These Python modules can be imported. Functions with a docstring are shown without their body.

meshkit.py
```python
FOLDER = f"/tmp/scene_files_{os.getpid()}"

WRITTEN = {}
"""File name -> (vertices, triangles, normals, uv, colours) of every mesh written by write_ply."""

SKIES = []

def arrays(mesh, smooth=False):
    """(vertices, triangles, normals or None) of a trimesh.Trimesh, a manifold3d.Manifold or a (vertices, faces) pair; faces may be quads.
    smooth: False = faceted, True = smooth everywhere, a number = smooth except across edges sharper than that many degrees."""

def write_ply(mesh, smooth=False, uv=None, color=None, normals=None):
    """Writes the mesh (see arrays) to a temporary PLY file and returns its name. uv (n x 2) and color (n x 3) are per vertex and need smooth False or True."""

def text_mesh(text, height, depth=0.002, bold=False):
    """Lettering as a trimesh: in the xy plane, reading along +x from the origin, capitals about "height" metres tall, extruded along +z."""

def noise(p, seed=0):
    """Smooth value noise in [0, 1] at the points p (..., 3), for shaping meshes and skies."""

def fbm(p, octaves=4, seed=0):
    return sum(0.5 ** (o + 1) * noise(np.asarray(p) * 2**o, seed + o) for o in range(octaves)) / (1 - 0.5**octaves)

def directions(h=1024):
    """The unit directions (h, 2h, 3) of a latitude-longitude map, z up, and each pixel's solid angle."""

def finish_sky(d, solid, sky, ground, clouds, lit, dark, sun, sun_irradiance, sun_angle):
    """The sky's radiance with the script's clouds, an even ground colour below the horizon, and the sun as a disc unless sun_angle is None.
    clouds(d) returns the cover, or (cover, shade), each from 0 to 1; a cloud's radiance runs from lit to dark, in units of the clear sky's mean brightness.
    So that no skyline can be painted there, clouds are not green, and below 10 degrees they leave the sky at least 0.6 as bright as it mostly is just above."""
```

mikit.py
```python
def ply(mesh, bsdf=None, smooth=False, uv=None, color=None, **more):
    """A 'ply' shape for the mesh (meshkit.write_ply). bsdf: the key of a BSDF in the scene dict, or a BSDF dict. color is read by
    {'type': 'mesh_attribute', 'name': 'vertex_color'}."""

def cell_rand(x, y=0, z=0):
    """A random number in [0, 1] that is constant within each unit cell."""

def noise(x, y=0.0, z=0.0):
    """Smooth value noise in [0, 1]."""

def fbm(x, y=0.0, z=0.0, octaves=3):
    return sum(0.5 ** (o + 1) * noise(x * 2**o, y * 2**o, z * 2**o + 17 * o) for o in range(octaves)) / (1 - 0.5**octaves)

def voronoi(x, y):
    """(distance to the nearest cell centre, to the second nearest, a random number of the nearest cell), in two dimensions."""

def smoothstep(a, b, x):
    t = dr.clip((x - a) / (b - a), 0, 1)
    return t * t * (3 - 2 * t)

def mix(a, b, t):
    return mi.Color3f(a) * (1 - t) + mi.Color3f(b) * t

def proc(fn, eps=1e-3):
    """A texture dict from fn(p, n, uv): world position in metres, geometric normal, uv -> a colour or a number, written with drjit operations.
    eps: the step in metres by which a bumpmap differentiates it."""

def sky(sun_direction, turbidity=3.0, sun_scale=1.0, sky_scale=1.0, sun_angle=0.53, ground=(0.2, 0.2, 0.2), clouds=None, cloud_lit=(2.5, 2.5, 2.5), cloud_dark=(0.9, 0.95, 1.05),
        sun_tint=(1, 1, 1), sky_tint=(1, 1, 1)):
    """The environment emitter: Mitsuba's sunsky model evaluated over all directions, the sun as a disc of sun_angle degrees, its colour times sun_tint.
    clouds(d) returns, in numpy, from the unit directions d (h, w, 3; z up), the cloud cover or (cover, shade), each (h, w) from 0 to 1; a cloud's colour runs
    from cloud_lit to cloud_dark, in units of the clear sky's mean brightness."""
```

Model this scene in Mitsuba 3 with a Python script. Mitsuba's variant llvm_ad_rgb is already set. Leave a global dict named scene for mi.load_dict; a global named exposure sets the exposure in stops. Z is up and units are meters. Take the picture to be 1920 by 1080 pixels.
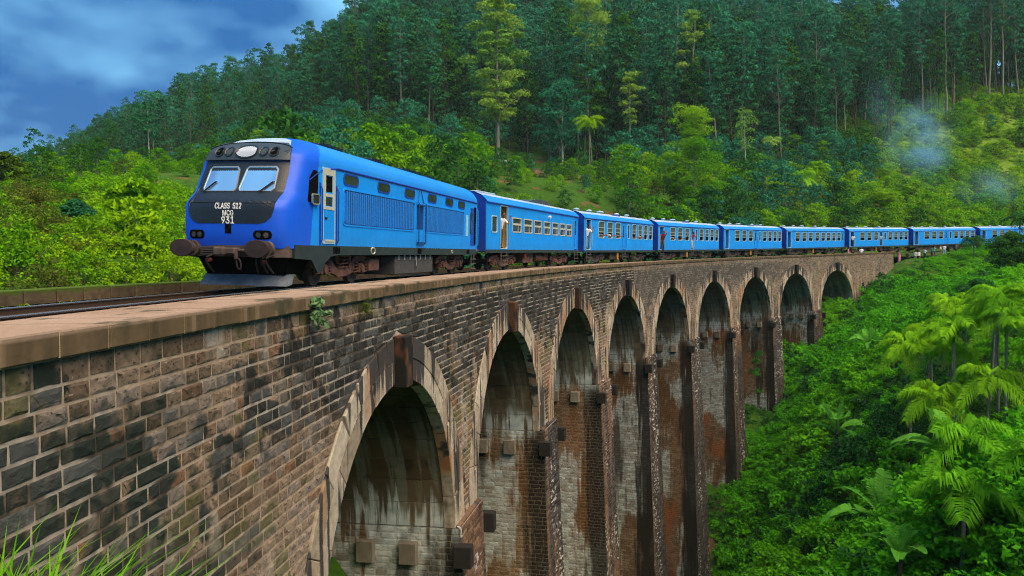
import math, random
import numpy as np, trimesh, manifold3d as m3, shapely
import shapely.geometry as sg
import drjit as dr, mitsuba as mi, mikit, meshkit
from mikit import noise, fbm, cell_rand, smoothstep, mix, proc
from scipy.interpolate import RBFInterpolator

scene, labels = {}, {}
PI = math.pi
T4 = mi.ScalarTransform4f

# ---------------------------------------------------------------- camera, sky, exposure
EYE = np.array([4.35, 2.165, 0.63])
FWD, UP = np.array([-0.02861, 0.99954, -0.00959]), np.array([0.01296, 0.00996, 0.99987])
scene['camera'] = {'type': 'perspective', 'fov': 66.02, 'fov_axis': 'x', 'near_clip': 0.1, 'far_clip': 4000.0,
                   'to_world': T4().look_at(origin=EYE.tolist(), target=(EYE + FWD).tolist(), up=UP.tolist())}

def cloud_layer(d):
    e = np.maximum(d[..., 2:3], 0.05)
    q = d / (0.35 + e) * np.array([1.0, 1.0, 1.6])
    a = meshkit.fbm(q * 4.2 + 5.3, 5, 3)
    b = meshkit.fbm(q * 1.5 + 11.0, 3, 9)
    shade = np.clip((0.85 * a + 0.60 * b - 0.45) * 2.6, 0, 1)
    return np.ones_like(shade), shade

scene['sky'] = mikit.sky((0.42, -0.42, 0.80), turbidity=4, sun_scale=0.27, sun_angle=60, sky_scale=0.95, sun_tint=(1.12, 1.0, 0.78),
                         clouds=cloud_layer, cloud_lit=(0.22, 0.57, 0.88), cloud_dark=(0.016, 0.11, 0.33), ground=(0.06, 0.10, 0.04))
exposure = 3.98

# ---------------------------------------------------------------- helpers
def uniq(key):
    if key not in USED:
        USED.add(key); return key
    i = COUNT.get(key, 1)
    while f'{key}_{i:03d}' in USED:
        i += 1
    COUNT[key] = i + 1
    USED.add(f'{key}_{i:03d}')
    return f'{key}_{i:03d}'
USED, COUNT = set(), {}

def tag(key, label=None, cat=None, group=None, kind=None):
    labels[key] = {k: v for k, v in (('label', label), ('category', cat), ('group', group), ('kind', kind)) if v}
    return key

def thing(name, label, cat, group=None):
    return tag(uniq(name), label, cat, group)

def add(name, mesh, mat, parent=None, smooth=False, uv=None, tw=None, **kw):
    key = uniq((parent + '__' if parent else '') + name)
    if isinstance(mesh, tuple) and uv is None:
        v, f = np.asarray(mesh[0], float), np.asarray(mesh[1], int)
        used, f2 = np.unique(f, return_inverse=True); mesh = (v[used], f2.reshape(f.shape))
    d = mesh if isinstance(mesh, dict) else mikit.ply(mesh, 'material_' + mat, smooth=smooth, uv=uv)
    if tw is not None:
        d = {**d, 'to_world': T4(np.asarray(tw).tolist())}
    scene[key] = d
    return key

class MB:
    """Collects triangles; build() makes them one mesh."""
    def __init__(self):
        self.v, self.f, self.u, self.n = [], [], [], 0
    def raw(self, v, f, uv=None):
        v, f = np.asarray(v, float), np.asarray(f, int)
        if f.shape[1] == 4:
            f = np.vstack([f[:, [0, 1, 2]], f[:, [0, 2, 3]]])
        self.v.append(v); self.f.append(f + self.n); self.n += len(v)
        self.u.append(np.zeros((len(v), 2)) if uv is None else np.broadcast_to(uv, (len(v), 2)))
        return self
    def mesh(self, m):
        return self.raw(m.vertices, m.faces)
    def box(self, lo, hi, ch=0.0, seg=1, uv=None):
        v, f = boxmesh(lo, hi, ch, seg)
        return self.raw(v, f, uv)
    def tube(self, pts, rad, sides=6, cap=True, uv=None):
        p = np.asarray(pts, float); r = np.broadcast_to(rad, (len(p),)).astype(float)
        t = np.gradient(p, axis=0); t /= np.linalg.norm(t, axis=1, keepdims=True) + 1e-12
        a = np.cross(t, np.where(np.abs(t[:, 2:]) < 0.9, [0, 0, 1.0], [1.0, 0, 0])); a /= np.linalg.norm(a, axis=1, keepdims=True) + 1e-12
        b = np.cross(t, a); g = np.arange(sides) * 2 * PI / sides
        v = (p[:, None] + r[:, None, None] * (np.cos(g)[None, :, None] * a[:, None] + np.sin(g)[None, :, None] * b[:, None])).reshape(-1, 3)
        i, j = np.meshgrid(np.arange(len(p) - 1), np.arange(sides), indexing='ij')
        q = np.stack([i * sides + j, i * sides + (j + 1) % sides, (i + 1) * sides + (j + 1) % sides, (i + 1) * sides + j], -1).reshape(-1, 4)
        q = np.vstack([q[:, [0, 1, 2]], q[:, [0, 2, 3]]])
        if cap:
            k = len(v); v = np.vstack([v, p[0], p[-1]]); e = (len(p) - 1) * sides; s = np.arange(sides)
            q = np.vstack([q, np.stack([(s + 1) % sides, s, s * 0 + k], 1), np.stack([e + s, e + (s + 1) % sides, s * 0 + k + 1], 1)])
        return self.raw(v, q, uv)
    def cyl(self, a, b, r, sides=16, r2=None, uv=None):
        return self.tube([a, b], [r, r if r2 is None else r2], sides, True, uv)
    def arrays(self):
        return np.vstack(self.v), np.vstack(self.f), np.vstack(self.u)
    def build(self, name, mat, parent=None, smooth=False, fn=None, uv=False, tw=None):
        v, f, u = self.arrays()
        return add(name, (v if fn is None else fn(v), f), mat, parent, smooth, u if uv else None, tw)
    def ply(self, mat, smooth=False, fn=None, uv=False):
        v, f, u = self.arrays()
        return mikit.ply((v if fn is None else fn(v), f), 'material_' + mat, smooth=smooth, uv=u if uv else None)

def boxmesh(lo, hi, ch=0.0, seg=1):
    lo, hi = np.array(lo, float), np.array(hi, float)
    if ch <= 0:
        v = np.array([[x, y, z] for z in (0, 1) for y in (0, 1) for x in (0, 1)], float)
        return lo + v * (hi - lo), np.array([[0, 2, 3, 1], [4, 5, 7, 6], [0, 1, 5, 4], [2, 6, 7, 3], [0, 4, 6, 2], [1, 3, 7, 5]])
    pts = []
    for k in range(3):
        for c in np.ndindex(2, 2, 2):
            p = np.where(np.array(c) == 0, lo + ch, hi - ch)
            p[k] = lo[k] if c[k] == 0 else hi[k]
            pts.append(p)
    m = trimesh.convex.convex_hull(np.array(pts))
    return m.vertices, m.faces

def poly_prism(poly, depth):
    """shapely polygon -> trimesh, extruded along +z."""
    return trimesh.util.concatenate([trimesh.creation.extrude_polygon(g, depth, engine='earcut') for g in getattr(poly, 'geoms', [poly])])

def rrect(x0, y0, x1, y1, r, q=3):
    return sg.box(x0 + r, y0 + r, x1 - r, y1 - r).buffer(r, quad_segs=q) if r > 0 else sg.box(x0, y0, x1, y1)

# ---------------------------------------------------------------- the line's curve: s along the viaduct's near face, n outward, z above the (rising) coping
R, GR = 155.653, 0.030
def bend(v):
    v = np.asarray(v, float); th = v[..., 0] / R; r = R + v[..., 1]
    return np.stack([R - r * np.cos(th), r * np.sin(th), GR * v[..., 0] + v[..., 2]], -1)
def unbend(x, y):
    return R * np.arctan2(y, R - x), np.hypot(R - x, y) - R
def snz(p):
    s = R * dr.atan2(p.y, R - p.x)
    return s, dr.sqrt((R - p.x) * (R - p.x) + p.y * p.y) - R, p.z - GR * s

# ---------------------------------------------------------------- materials
def twos(d): return {'type': 'twosided', 'bsdf': d}
def princ(fn, rough=0.6, spec=0.4, **kw):
    return {'type': 'principled', 'base_color': proc(fn) if callable(fn) else {'type': 'rgb', 'value': list(fn)}, 'roughness': rough, 'specular': spec, **kw}
def bump(d, fn, scale=1.0, eps=2e-3):
    return {'type': 'bumpmap', 'arbitrary': proc(fn, eps), 'scale': scale, 'bsdf': d}
def mat(name, d): scene['material_' + name] = twos(d)

def stains(s, n, z):
    """Dark lichen and soot on the masonry: 0 clean .. 1 black; it hangs from the coping and spreads in patches."""
    a = fbm(s * 0.35 + 3, z * 0.6, n * 0.3, 4)
    b = fbm(s * 2.3, z * 2.3 + 9, n * 2, 4)
    c = fbm(s * 7, z * 5, n * 5, 3)
    top = smoothstep(-3.9, -1.7, z + 2.4 * (a - 0.5) + 1.6 * (b - 0.5)) * smoothstep(-0.36, -0.85, z + 0.5 * (b - 0.5))
    run = smoothstep(11, 17, s) * (1 - 0.75 * smoothstep(96, 112, s))
    near = 0.85 * (1 - smoothstep(8.8, 13.0, s + 5.0 * (a - 0.5) + 2.0 * (b - 0.5))) * smoothstep(-0.55, -1.1, z + 0.6 * (b - 0.5)) * smoothstep(-4.4, -2.9, z + b)
    patch = 0.85 * smoothstep(0.54, 0.66, 0.42 * a + 0.58 * b)
    return dr.clip((top * run * 1.05 + 1.0 * near + patch) * (0.45 + 1.1 * c), 0, 1)

def brick_col(p, nn, uv):
    s, n, z = snz(p)
    t = uv.x
    base = mix((0.095, 0.068, 0.047), (0.20, 0.150, 0.112), t)
    base = mix(base, (0.165, 0.14, 0.125), smoothstep(0.55, 0.95, uv.y))
    base = mix(base, (0.15, 0.085, 0.05), smoothstep(0.13, 0.04, uv.y))
    base = mix(base, (0.235, 0.195, 0.165), smoothstep(-2.4, -4.4, z) * smoothstep(11, 14, s) * (1 - smoothstep(16, 22, s)) * 0.55)
    grain = fbm(p.x * 16, p.y * 16, p.z * 16, 3)
    base = base * (0.40 + 1.2 * grain)
    spk = noise(p.x * 34, p.y * 34, p.z * 34)
    base = mix(base, (0.022, 0.020, 0.018), smoothstep(0.70, 0.82, spk) * 0.8)
    base = mix(base, (0.33, 0.30, 0.26), smoothstep(0.20, 0.10, spk) * smoothstep(0.5, 0.6, fbm(p.x * 3, p.y * 3, p.z * 3, 2)) * 0.7)
    base = mix(base, base * mi.Color3f(0.8, 0.5, 0.34), smoothstep(-4.0, -6.0, z) * smoothstep(0.35, 0.65, fbm(s * 0.5, z * 0.2, 4)) * smoothstep(24, 34, s))
    base = mix(base, (0.055, 0.070, 0.018), 0.6 * smoothstep(0.56, 0.68, fbm(s * 1.1 + 8, z * 1.7, 6, 4)))
    base = mix(base, (0.34, 0.33, 0.30), 0.55 * smoothstep(0.60, 0.70, fbm(s * 1.9, z * 0.7 + 5, 14, 4)) * (0.4 + 0.6 * uv.y))
    k = stains(s, n, z)
    dark = mix((0.009, 0.010, 0.011), (0.040, 0.046, 0.051), noise(s * 5 + 7, z * 3, n * 3) * (0.3 + 0.7 * t))
    dark = mix(dark, (0.008, 0.019, 0.016), (1 - smoothstep(10, 14, s)) * 0.8)
    dark = mix(dark, (0.075, 0.082, 0.088), smoothstep(0.6, 0.95, uv.y) * 0.6)
    thr = 0.20 + 0.60 * cell_rand(t * 977.0, uv.y * 991.0, 5)
    soft = smoothstep(thr - 0.30, thr + 0.30, k + 0.30 * (grain - 0.5))
    return mix(base, dark, dr.clip(0.45 * k + 0.55 * soft, 0, 0.96))
mat('brick', bump(princ(brick_col, 0.88, 0.2), lambda p, n, uv: 0.016 * fbm(p.x * 15, p.y * 15, p.z * 15, 3) + 0.005 * noise(p.x * 80, p.y * 80, p.z * 80)))

def mortar_col(p, nn, uv):
    s, n, z = snz(p)
    k = stains(s, n, z)
    g = fbm(p.x * 11, p.y * 11, p.z * 11, 3)
    light = mix((0.17, 0.13, 0.095), (0.42, 0.335, 0.26), g)
    lime = smoothstep(0.44, 0.60, noise(s * 1.9, z * 3.7, 5))
    return mix(light, mix((0.022, 0.021, 0.019), (0.36, 0.33, 0.29), lime * (0.3 + g)), dr.clip(k * 0.95 - 0.08, 0, 1))
mat('mortar', princ(mortar_col, 0.9, 0.2))

def masonry(u, z, h=0.18, l=0.42):
    """joint mask and a random number of the brick, for courses too far off to build brick by brick"""
    row = dr.floor(z / h); off = cell_rand(row, 3) * l
    fz = z / h - row; c = dr.floor((u + off) / l); fu = (u + off) / l - c
    j = dr.maximum(smoothstep(0.90, 0.97, fz) + smoothstep(0.10, 0.03, fz), smoothstep(0.95, 0.985, fu) + smoothstep(0.05, 0.015, fu))
    return dr.clip(j, 0, 1), cell_rand(row, c, 7), cell_rand(row, c, 9)

def far_col(p, nn, uv):
    s, n, z = snz(p)
    j, r1, r2 = masonry(s, z)
    face = brick_col(p, nn, mi.Point2f(r1, r2))
    return mix(face * 0.75 + mi.Color3f(0.035, 0.031, 0.027), mortar_col(p, nn, uv), j * 0.7)
def far_h(p, nn, uv):
    s, n, z = snz(p)
    j, r1, r2 = masonry(s, z)
    return (1 - j) * (0.02 + 0.02 * r1) + 0.012 * fbm(p.x * 9, p.y * 9, p.z * 9, 2)
mat('far_masonry', princ(far_col, 0.85, 0.25))

def cap_col(p, nn, uv):
    s, n, z = snz(p)
    g = fbm(p.x * 22, p.y * 22, p.z * 22, 3); w = fbm(s * 0.9, n * 1.2, 3, 3)
    base = mix((0.11, 0.075, 0.05), (0.24, 0.165, 0.115), g)
    run = fbm(s * 9, z * 0.9, 2, 3)
    front = smoothstep(-0.03, -0.06, z)
    base = mix(base, mix((0.030, 0.026, 0.013), (0.115, 0.082, 0.046), run), front * (0.65 + 0.35 * w))
    base = mix(base, (0.22, 0.165, 0.11), front * smoothstep(0.66, 0.76, noise(s * 6, 3, 1)) * 0.5)
    base = mix(base, (0.25, 0.19, 0.15), (1 - front) * 0.7 * w * 1.4)
    far = smoothstep(45, 80, s)
    base = base * (1 - 0.25 * far)
    return mix(base, (0.03, 0.036, 0.02), 0.75 * smoothstep(0.60, 0.74, fbm(s * 1.7, z * 2, n * 2 + 4, 4)))
mat('coping', bump(princ(cap_col, 0.85, 0.25), lambda p, n, uv: 0.006 * fbm(p.x * 30, p.y * 30, p.z * 30, 3) + 0.004 * noise(p.x * 7, p.y * 7, p.z * 7)))

def parapet_col(p, nn, uv):
    s, n, z = snz(p)
    g = fbm(p.x * 8, p.y * 8, p.z * 8, 4)
    base = mix((0.035, 0.026, 0.018), (0.20, 0.15, 0.095), g * (0.4 + 0.6 * uv.x))
    return mix(base, (0.05, 0.09, 0.012), dr.clip(smoothstep(-0.12, -0.01, z + 0.1 * (g - 0.5)) + 0.6 * smoothstep(0.62, 0.7, g), 0, 1))
mat('mossy_block', bump(princ(parapet_col, 0.9, 0.2), lambda p, n, uv: 0.012 * fbm(p.x * 16, p.y * 16, p.z * 16, 3)))
mat('pale_mortar', princ((0.36, 0.30, 0.21), 0.9, 0.2))

def ring_col(p, nn, uv):
    s, n, z = snz(p)
    base = mix((0.21, 0.18, 0.14), (0.38, 0.345, 0.29), uv.x)
    base = base * (0.55 + 0.85 * fbm(p.x * 9, p.y * 9, p.z * 9, 4))
    streak = fbm(s * 5.5, z * 0.5, n * 2, 3)
    base = mix(base, (0.26, 0.11, 0.034), 0.85 * smoothstep(0.52, 0.68, fbm(s * 2.1 + 4, z * 0.35, 1, 3)) * (0.3 + 0.7 * uv.y))
    base = mix(base, (0.022, 0.024, 0.03), 0.94 * smoothstep(0.46, 0.60, streak + 0.26 * smoothstep(-2.8, -1.2, z) - 0.05))
    return mix(base, (0.05, 0.045, 0.04), 0.5 * smoothstep(-4.2, -6.5, z) * smoothstep(0.4, 0.6, streak))
mat('voussoir', bump(princ(ring_col, 0.8, 0.3), lambda p, n, uv: 0.012 * fbm(p.x * 8, p.y * 8, p.z * 8, 3)))
mat('keystone', princ(lambda p, n, uv: mix((0.014, 0.014, 0.015), (0.085, 0.042, 0.024), smoothstep(0.46, 0.62, fbm(p.x * 3, p.y * 3, p.z * 1.5, 3)) * smoothstep(60, 20, snz(p)[0])), 0.85, 0.2))

def vault_weather(p, tone, joint):
    """Stone under the arches: soot and moss at the crown, a lime band at the springing, brown and grey brick lower down."""
    s, n, z = snz(p)
    arch = dr.floor((s - 13.39) / 12.72)
    g = fbm(s * 4, n * 4, z * 4, 4)
    up = smoothstep(-7.8, -6.9, z + 0.5 * (fbm(n * 3, z, arch * 2.2, 2) - 0.5))
    run = fbm(n * 2.4, z * 0.22 + arch * 2.3, arch * 3.3, 4)
    fine = fbm(n * 6.5, z * 0.5, arch * 1.7, 3)
    # vault
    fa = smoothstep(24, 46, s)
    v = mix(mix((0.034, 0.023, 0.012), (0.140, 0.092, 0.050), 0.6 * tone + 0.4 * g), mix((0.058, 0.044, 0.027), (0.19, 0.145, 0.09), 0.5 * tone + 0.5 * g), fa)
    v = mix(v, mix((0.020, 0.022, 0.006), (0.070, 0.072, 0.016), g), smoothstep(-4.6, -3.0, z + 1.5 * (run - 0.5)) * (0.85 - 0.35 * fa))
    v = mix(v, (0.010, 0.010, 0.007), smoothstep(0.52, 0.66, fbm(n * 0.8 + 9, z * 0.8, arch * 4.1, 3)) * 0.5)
    v = mix(v, mix((0.05, 0.062, 0.05), (0.11, 0.12, 0.10), g), smoothstep(-5.2, -6.4, z + 0.8 * (run - 0.5)) * 0.3)
    v = mix(v, mix((0.11, 0.145, 0.115), (0.25, 0.30, 0.26), g), smoothstep(0.56 - 0.12 * fa, 0.66 - 0.08 * fa, 0.5 * run + 0.5 * fine) * smoothstep(-3.0, -4.6, z) * (0.45 + 0.4 * fa))
    lime_c = mix((0.24, 0.32, 0.345), (0.60, 0.69, 0.74), g)
    band = smoothstep(-6.15, -6.7, z + 2.2 * (fine - 0.5))
    v = mix(v, lime_c, band * smoothstep(0.43, 0.53, run * 0.45 + fine * 0.55) * 0.85)
    # pier
    q = mix((0.080, 0.050, 0.030), (0.240, 0.170, 0.115), 0.6 * tone + 0.4 * g)
    big = fbm(n * 0.55 + arch * 1.9, z * 0.24 + arch * 7.7, 3.0, 4)
    q = mix(q, mix((0.060, 0.030, 0.013), (0.155, 0.080, 0.032), g), smoothstep(0.47, 0.57, fbm(n * 0.7 + arch * 3.7, z * 0.22, arch * 5.1, 4)) * 0.85)
    q = mix(q, (0.26, 0.085, 0.026), smoothstep(0.56, 0.66, fbm(n * 0.9 + arch * 2.7, z * 0.3 + 4, arch * 6.1, 4)) * smoothstep(40, 75, s) * 0.75)
    q = mix(q, lime_c, smoothstep(0.47, 0.57, big + 0.3 * (fine - 0.5)) * (0.35 + 0.65 * tone) * 0.85)
    q = mix(q, lime_c, smoothstep(-8.4, -7.3, z + 1.6 * (fine - 0.5)) * smoothstep(0.5, 0.62, run) * 0.8)
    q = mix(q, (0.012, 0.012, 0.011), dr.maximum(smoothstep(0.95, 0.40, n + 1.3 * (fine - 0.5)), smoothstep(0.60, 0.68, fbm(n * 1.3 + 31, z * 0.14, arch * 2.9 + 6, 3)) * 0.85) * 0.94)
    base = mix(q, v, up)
    return mix(base, mix(base * 0.35, (0.12, 0.11, 0.085), up * 0.35), joint * 0.9)
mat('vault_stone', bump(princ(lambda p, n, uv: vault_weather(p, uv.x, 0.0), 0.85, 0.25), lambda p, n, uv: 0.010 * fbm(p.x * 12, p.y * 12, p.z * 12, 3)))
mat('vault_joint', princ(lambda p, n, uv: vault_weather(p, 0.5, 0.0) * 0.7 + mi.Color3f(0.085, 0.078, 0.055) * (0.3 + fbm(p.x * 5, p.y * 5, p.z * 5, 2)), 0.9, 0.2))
def vault_far(p, nn, uv):
    j, r1, r2 = masonry(uv.y, uv.x, 0.5, 0.9)
    return vault_weather(p, r1, j * 0.7)
mat('vault_far', princ(vault_far, 0.85, 0.25))
def pier_far(p, nn, uv):
    s, n, z = snz(p)
    j, r1, r2 = masonry(n, z)
    return vault_weather(p, r1, j)
mat('pier_far', bump(princ(pier_far, 0.85, 0.25), lambda p, nn, uv: (1 - masonry(snz(p)[1], snz(p)[2])[0]) * 0.03, eps=8e-3))
def front_weather(p, t, j):
    s, n, z = snz(p)
    k = smoothstep(0.40, 0.62, fbm(s * 1.5, z * 0.15, 3, 3) + 0.22 * smoothstep(-8, -12, z) * smoothstep(40, 75, s))
    base = mix((0.060, 0.036, 0.024), (0.145, 0.092, 0.062), t)
    base = mix(base, mix((0.013, 0.013, 0.015), (0.05, 0.05, 0.055), t), k * 0.95)
    lime = smoothstep(0.70, 0.76, noise(s * 4.6, z * 11, 9)) * smoothstep(0.42, 0.6, fbm(s * 0.9, z * 0.3, 12, 2)) * 0.8
    return mix(mix(base, base * 0.5, j), (0.40, 0.42, 0.43), lime * 0.85)
mat('pier_front', bump(princ(lambda p, nn, uv: front_weather(p, masonry(snz(p)[0], snz(p)[2])[1], masonry(snz(p)[0], snz(p)[2])[0]), 0.85, 0.25), far_h, eps=8e-3))
mat('pier_front_brick', princ(lambda p, nn, uv: front_weather(p, uv.x, 0.0), 0.85, 0.25))
mat('corbel', princ(lambda p, nn, uv: mix((0.13, 0.11, 0.085), (0.27, 0.25, 0.22), fbm(p.x * 6, p.y * 6, p.z * 3, 3)) * (0.35 + 0.85 * uv.x), 0.85, 0.2))
mat('corbel_dark', princ((0.017, 0.017, 0.018), 0.85, 0.2))

# ground and track
def ground_col(p, n, uv):
    g = fbm(p.x * 0.4, p.y * 0.4, p.z * 0.4, 4); f = fbm(p.x * 3, p.y * 3, p.z * 3, 3)
    base = mix((0.012, 0.032, 0.006), (0.045, 0.13, 0.010), f)
    base = mix(base, (0.10, 0.062, 0.030), smoothstep(0.58, 0.70, g))
    return mix(base, mix((0.06, 0.14, 0.010), (0.16, 0.27, 0.016), f), smoothstep(75, 110, p.x) * smoothstep(150, 190, p.y) * smoothstep(0.34, 0.56, g) * 0.9)
mat('ground', bump(princ(ground_col, 0.95, 0.1), lambda p, n, uv: 0.35 * fbm(p.x * 1.4, p.y * 1.4, p.z, 3), eps=0.05))
mat('ballast', bump(princ(lambda p, n, uv: mix(mix((0.035, 0.028, 0.02), (0.12, 0.095, 0.07), fbm(p.x * 14, p.y * 14, 0, 3)), (0.04, 0.075, 0.012), smoothstep(0.5, 0.62, fbm(p.x * 1.1, p.y * 1.1, 4, 4))), 0.9, 0.2),
                        lambda p, n, uv: 0.05 * noise(p.x * 22, p.y * 22, 0), eps=4e-3))
mat('earth', princ(lambda p, n, uv: mix((0.075, 0.040, 0.022), (0.17, 0.090, 0.05), fbm(p.x * 2, p.y * 2, p.z * 2, 4)), 0.95, 0.1))
mat('rail_steel', princ(lambda p, n, uv: (0.05, 0.03, 0.02), 0.6, 0.3))
mat('rail_head', princ((0.55, 0.56, 0.58), 0.32, 0.5, metallic=0.9))
mat('sleeper_wood', princ((0.06, 0.045, 0.03), 0.9, 0.2))

# train
def paint(base, dirt=0.35, low=1.0):
    def fn(p, n, uv):
        s, nn, z = snz(p)
        g = fbm(s * 1.1, nn * 2, z * 2.3, 4); st = fbm(s * 7, nn * 4, z * 0.7, 3)
        c = mi.Color3f(base) * (0.86 + 0.26 * g)
        drip = fbm(s * 11 + 3, nn * 6, z * 0.35, 3)
        grime = dirt * (0.5 * smoothstep(0.52, 0.74, drip) * smoothstep(3.6, 2.2, z) + 0.75 * smoothstep(1.45, 0.98, z + 0.35 * (st - 0.5)) * low + 0.5 * smoothstep(0.55, 0.75, st) + 0.12)
        return mix(c, (0.045, 0.06, 0.08), dr.clip(grime, 0, 0.8))
    return fn
def enamel(name, base, dirt, rough=0.36, low=1.0):
    mat(name, princ(paint(base, dirt, low), rough, 0.40, clearcoat=0.12, clearcoat_gloss=0.6))
enamel('light_blue', (0.001, 0.275, 0.94), 0.18, 0.42)
enamel('nose_blue', (0.001, 0.098, 0.80), 0.14, 0.5)
enamel('end_blue', (0.003, 0.050, 0.42), 0.25, 0.5)
enamel('louver_blue', (0.001, 0.045, 0.22), 0.30, 0.5, 0.3)
enamel('rib_blue', (0.002, 0.19, 0.76), 0.5, 0.5, 0.3)
mat('roof_blue', princ(lambda p, n, uv: mix((0.20, 0.36, 0.58), (0.44, 0.53, 0.64), fbm(p.x * 0.9, p.y * 0.9, p.z, 4)), 0.32, 0.5))
mat('loco_roof', princ(lambda p, n, uv: mix((0.003, 0.19, 0.78), (0.02, 0.24, 0.7), fbm(p.x * 1.2, p.y * 1.2, p.z, 3)), 0.28, 0.5, clearcoat=0.5))
mat('visor_grey', princ(lambda p, n, uv: mix((0.020, 0.034, 0.048), (0.055, 0.075, 0.095), fbm(p.x * 2, p.y * 2, p.z * 2, 3)), 0.4, 0.4))
mat('panel_black', princ((0.010, 0.014, 0.022), 0.35, 0.5, clearcoat=0.3))
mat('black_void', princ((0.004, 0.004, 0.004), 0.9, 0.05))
mat('skirt', princ(lambda p, n, uv: mix((0.012, 0.028, 0.032), (0.030, 0.045, 0.050), fbm(p.x * 4, p.y * 4, p.z * 4, 3)), 0.6, 0.3))
def rusty(a, b):
    return princ(lambda p, n, uv: mix(a, b, fbm(p.x * 6, p.y * 6, p.z * 6, 4)), 0.75, 0.25)
mat('bogie_brown', rusty((0.040, 0.022, 0.019), (0.24, 0.125, 0.10)))
mat('bogie_grey', rusty((0.026, 0.022, 0.022), (0.13, 0.10, 0.095)))
mat('red_oxide', rusty((0.10, 0.022, 0.018), (0.21, 0.05, 0.045)))
mat('box_grey', rusty((0.040, 0.042, 0.048), (0.085, 0.085, 0.09)))
mat('buffer_face', rusty((0.022, 0.015, 0.018), (0.050, 0.036, 0.037)))
mat('plow_grey', rusty((0.09, 0.11, 0.14), (0.24, 0.28, 0.33)))
mat('silver', princ((0.40, 0.42, 0.42), 0.4, 0.5, metallic=0.6))
mat('worn_steel', princ((0.11, 0.11, 0.11), 0.6, 0.4))
mat('frame_pale', princ((0.42, 0.45, 0.38), 0.45, 0.4))
mat('frame_blue', princ((0.30, 0.50, 0.62), 0.45, 0.4))
mat('letter_white', princ((0.80, 0.82, 0.82), 0.5, 0.3))
mat('lens', princ((0.62, 0.64, 0.66), 0.15, 0.6, metallic=0.35))
mat('windscreen', {'type': 'principled', 'base_color': {'type': 'rgb', 'value': [0.50, 0.72, 0.92]}, 'roughness': 0.06, 'metallic': 0.85, 'specular': 0.7})
mat('glass_dark', princ(lambda p, n, uv: mix((0.008, 0.013, 0.013), (0.030, 0.045, 0.046), noise(p.x * 3, p.y * 3, p.z * 5)), 0.12, 0.6))
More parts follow.
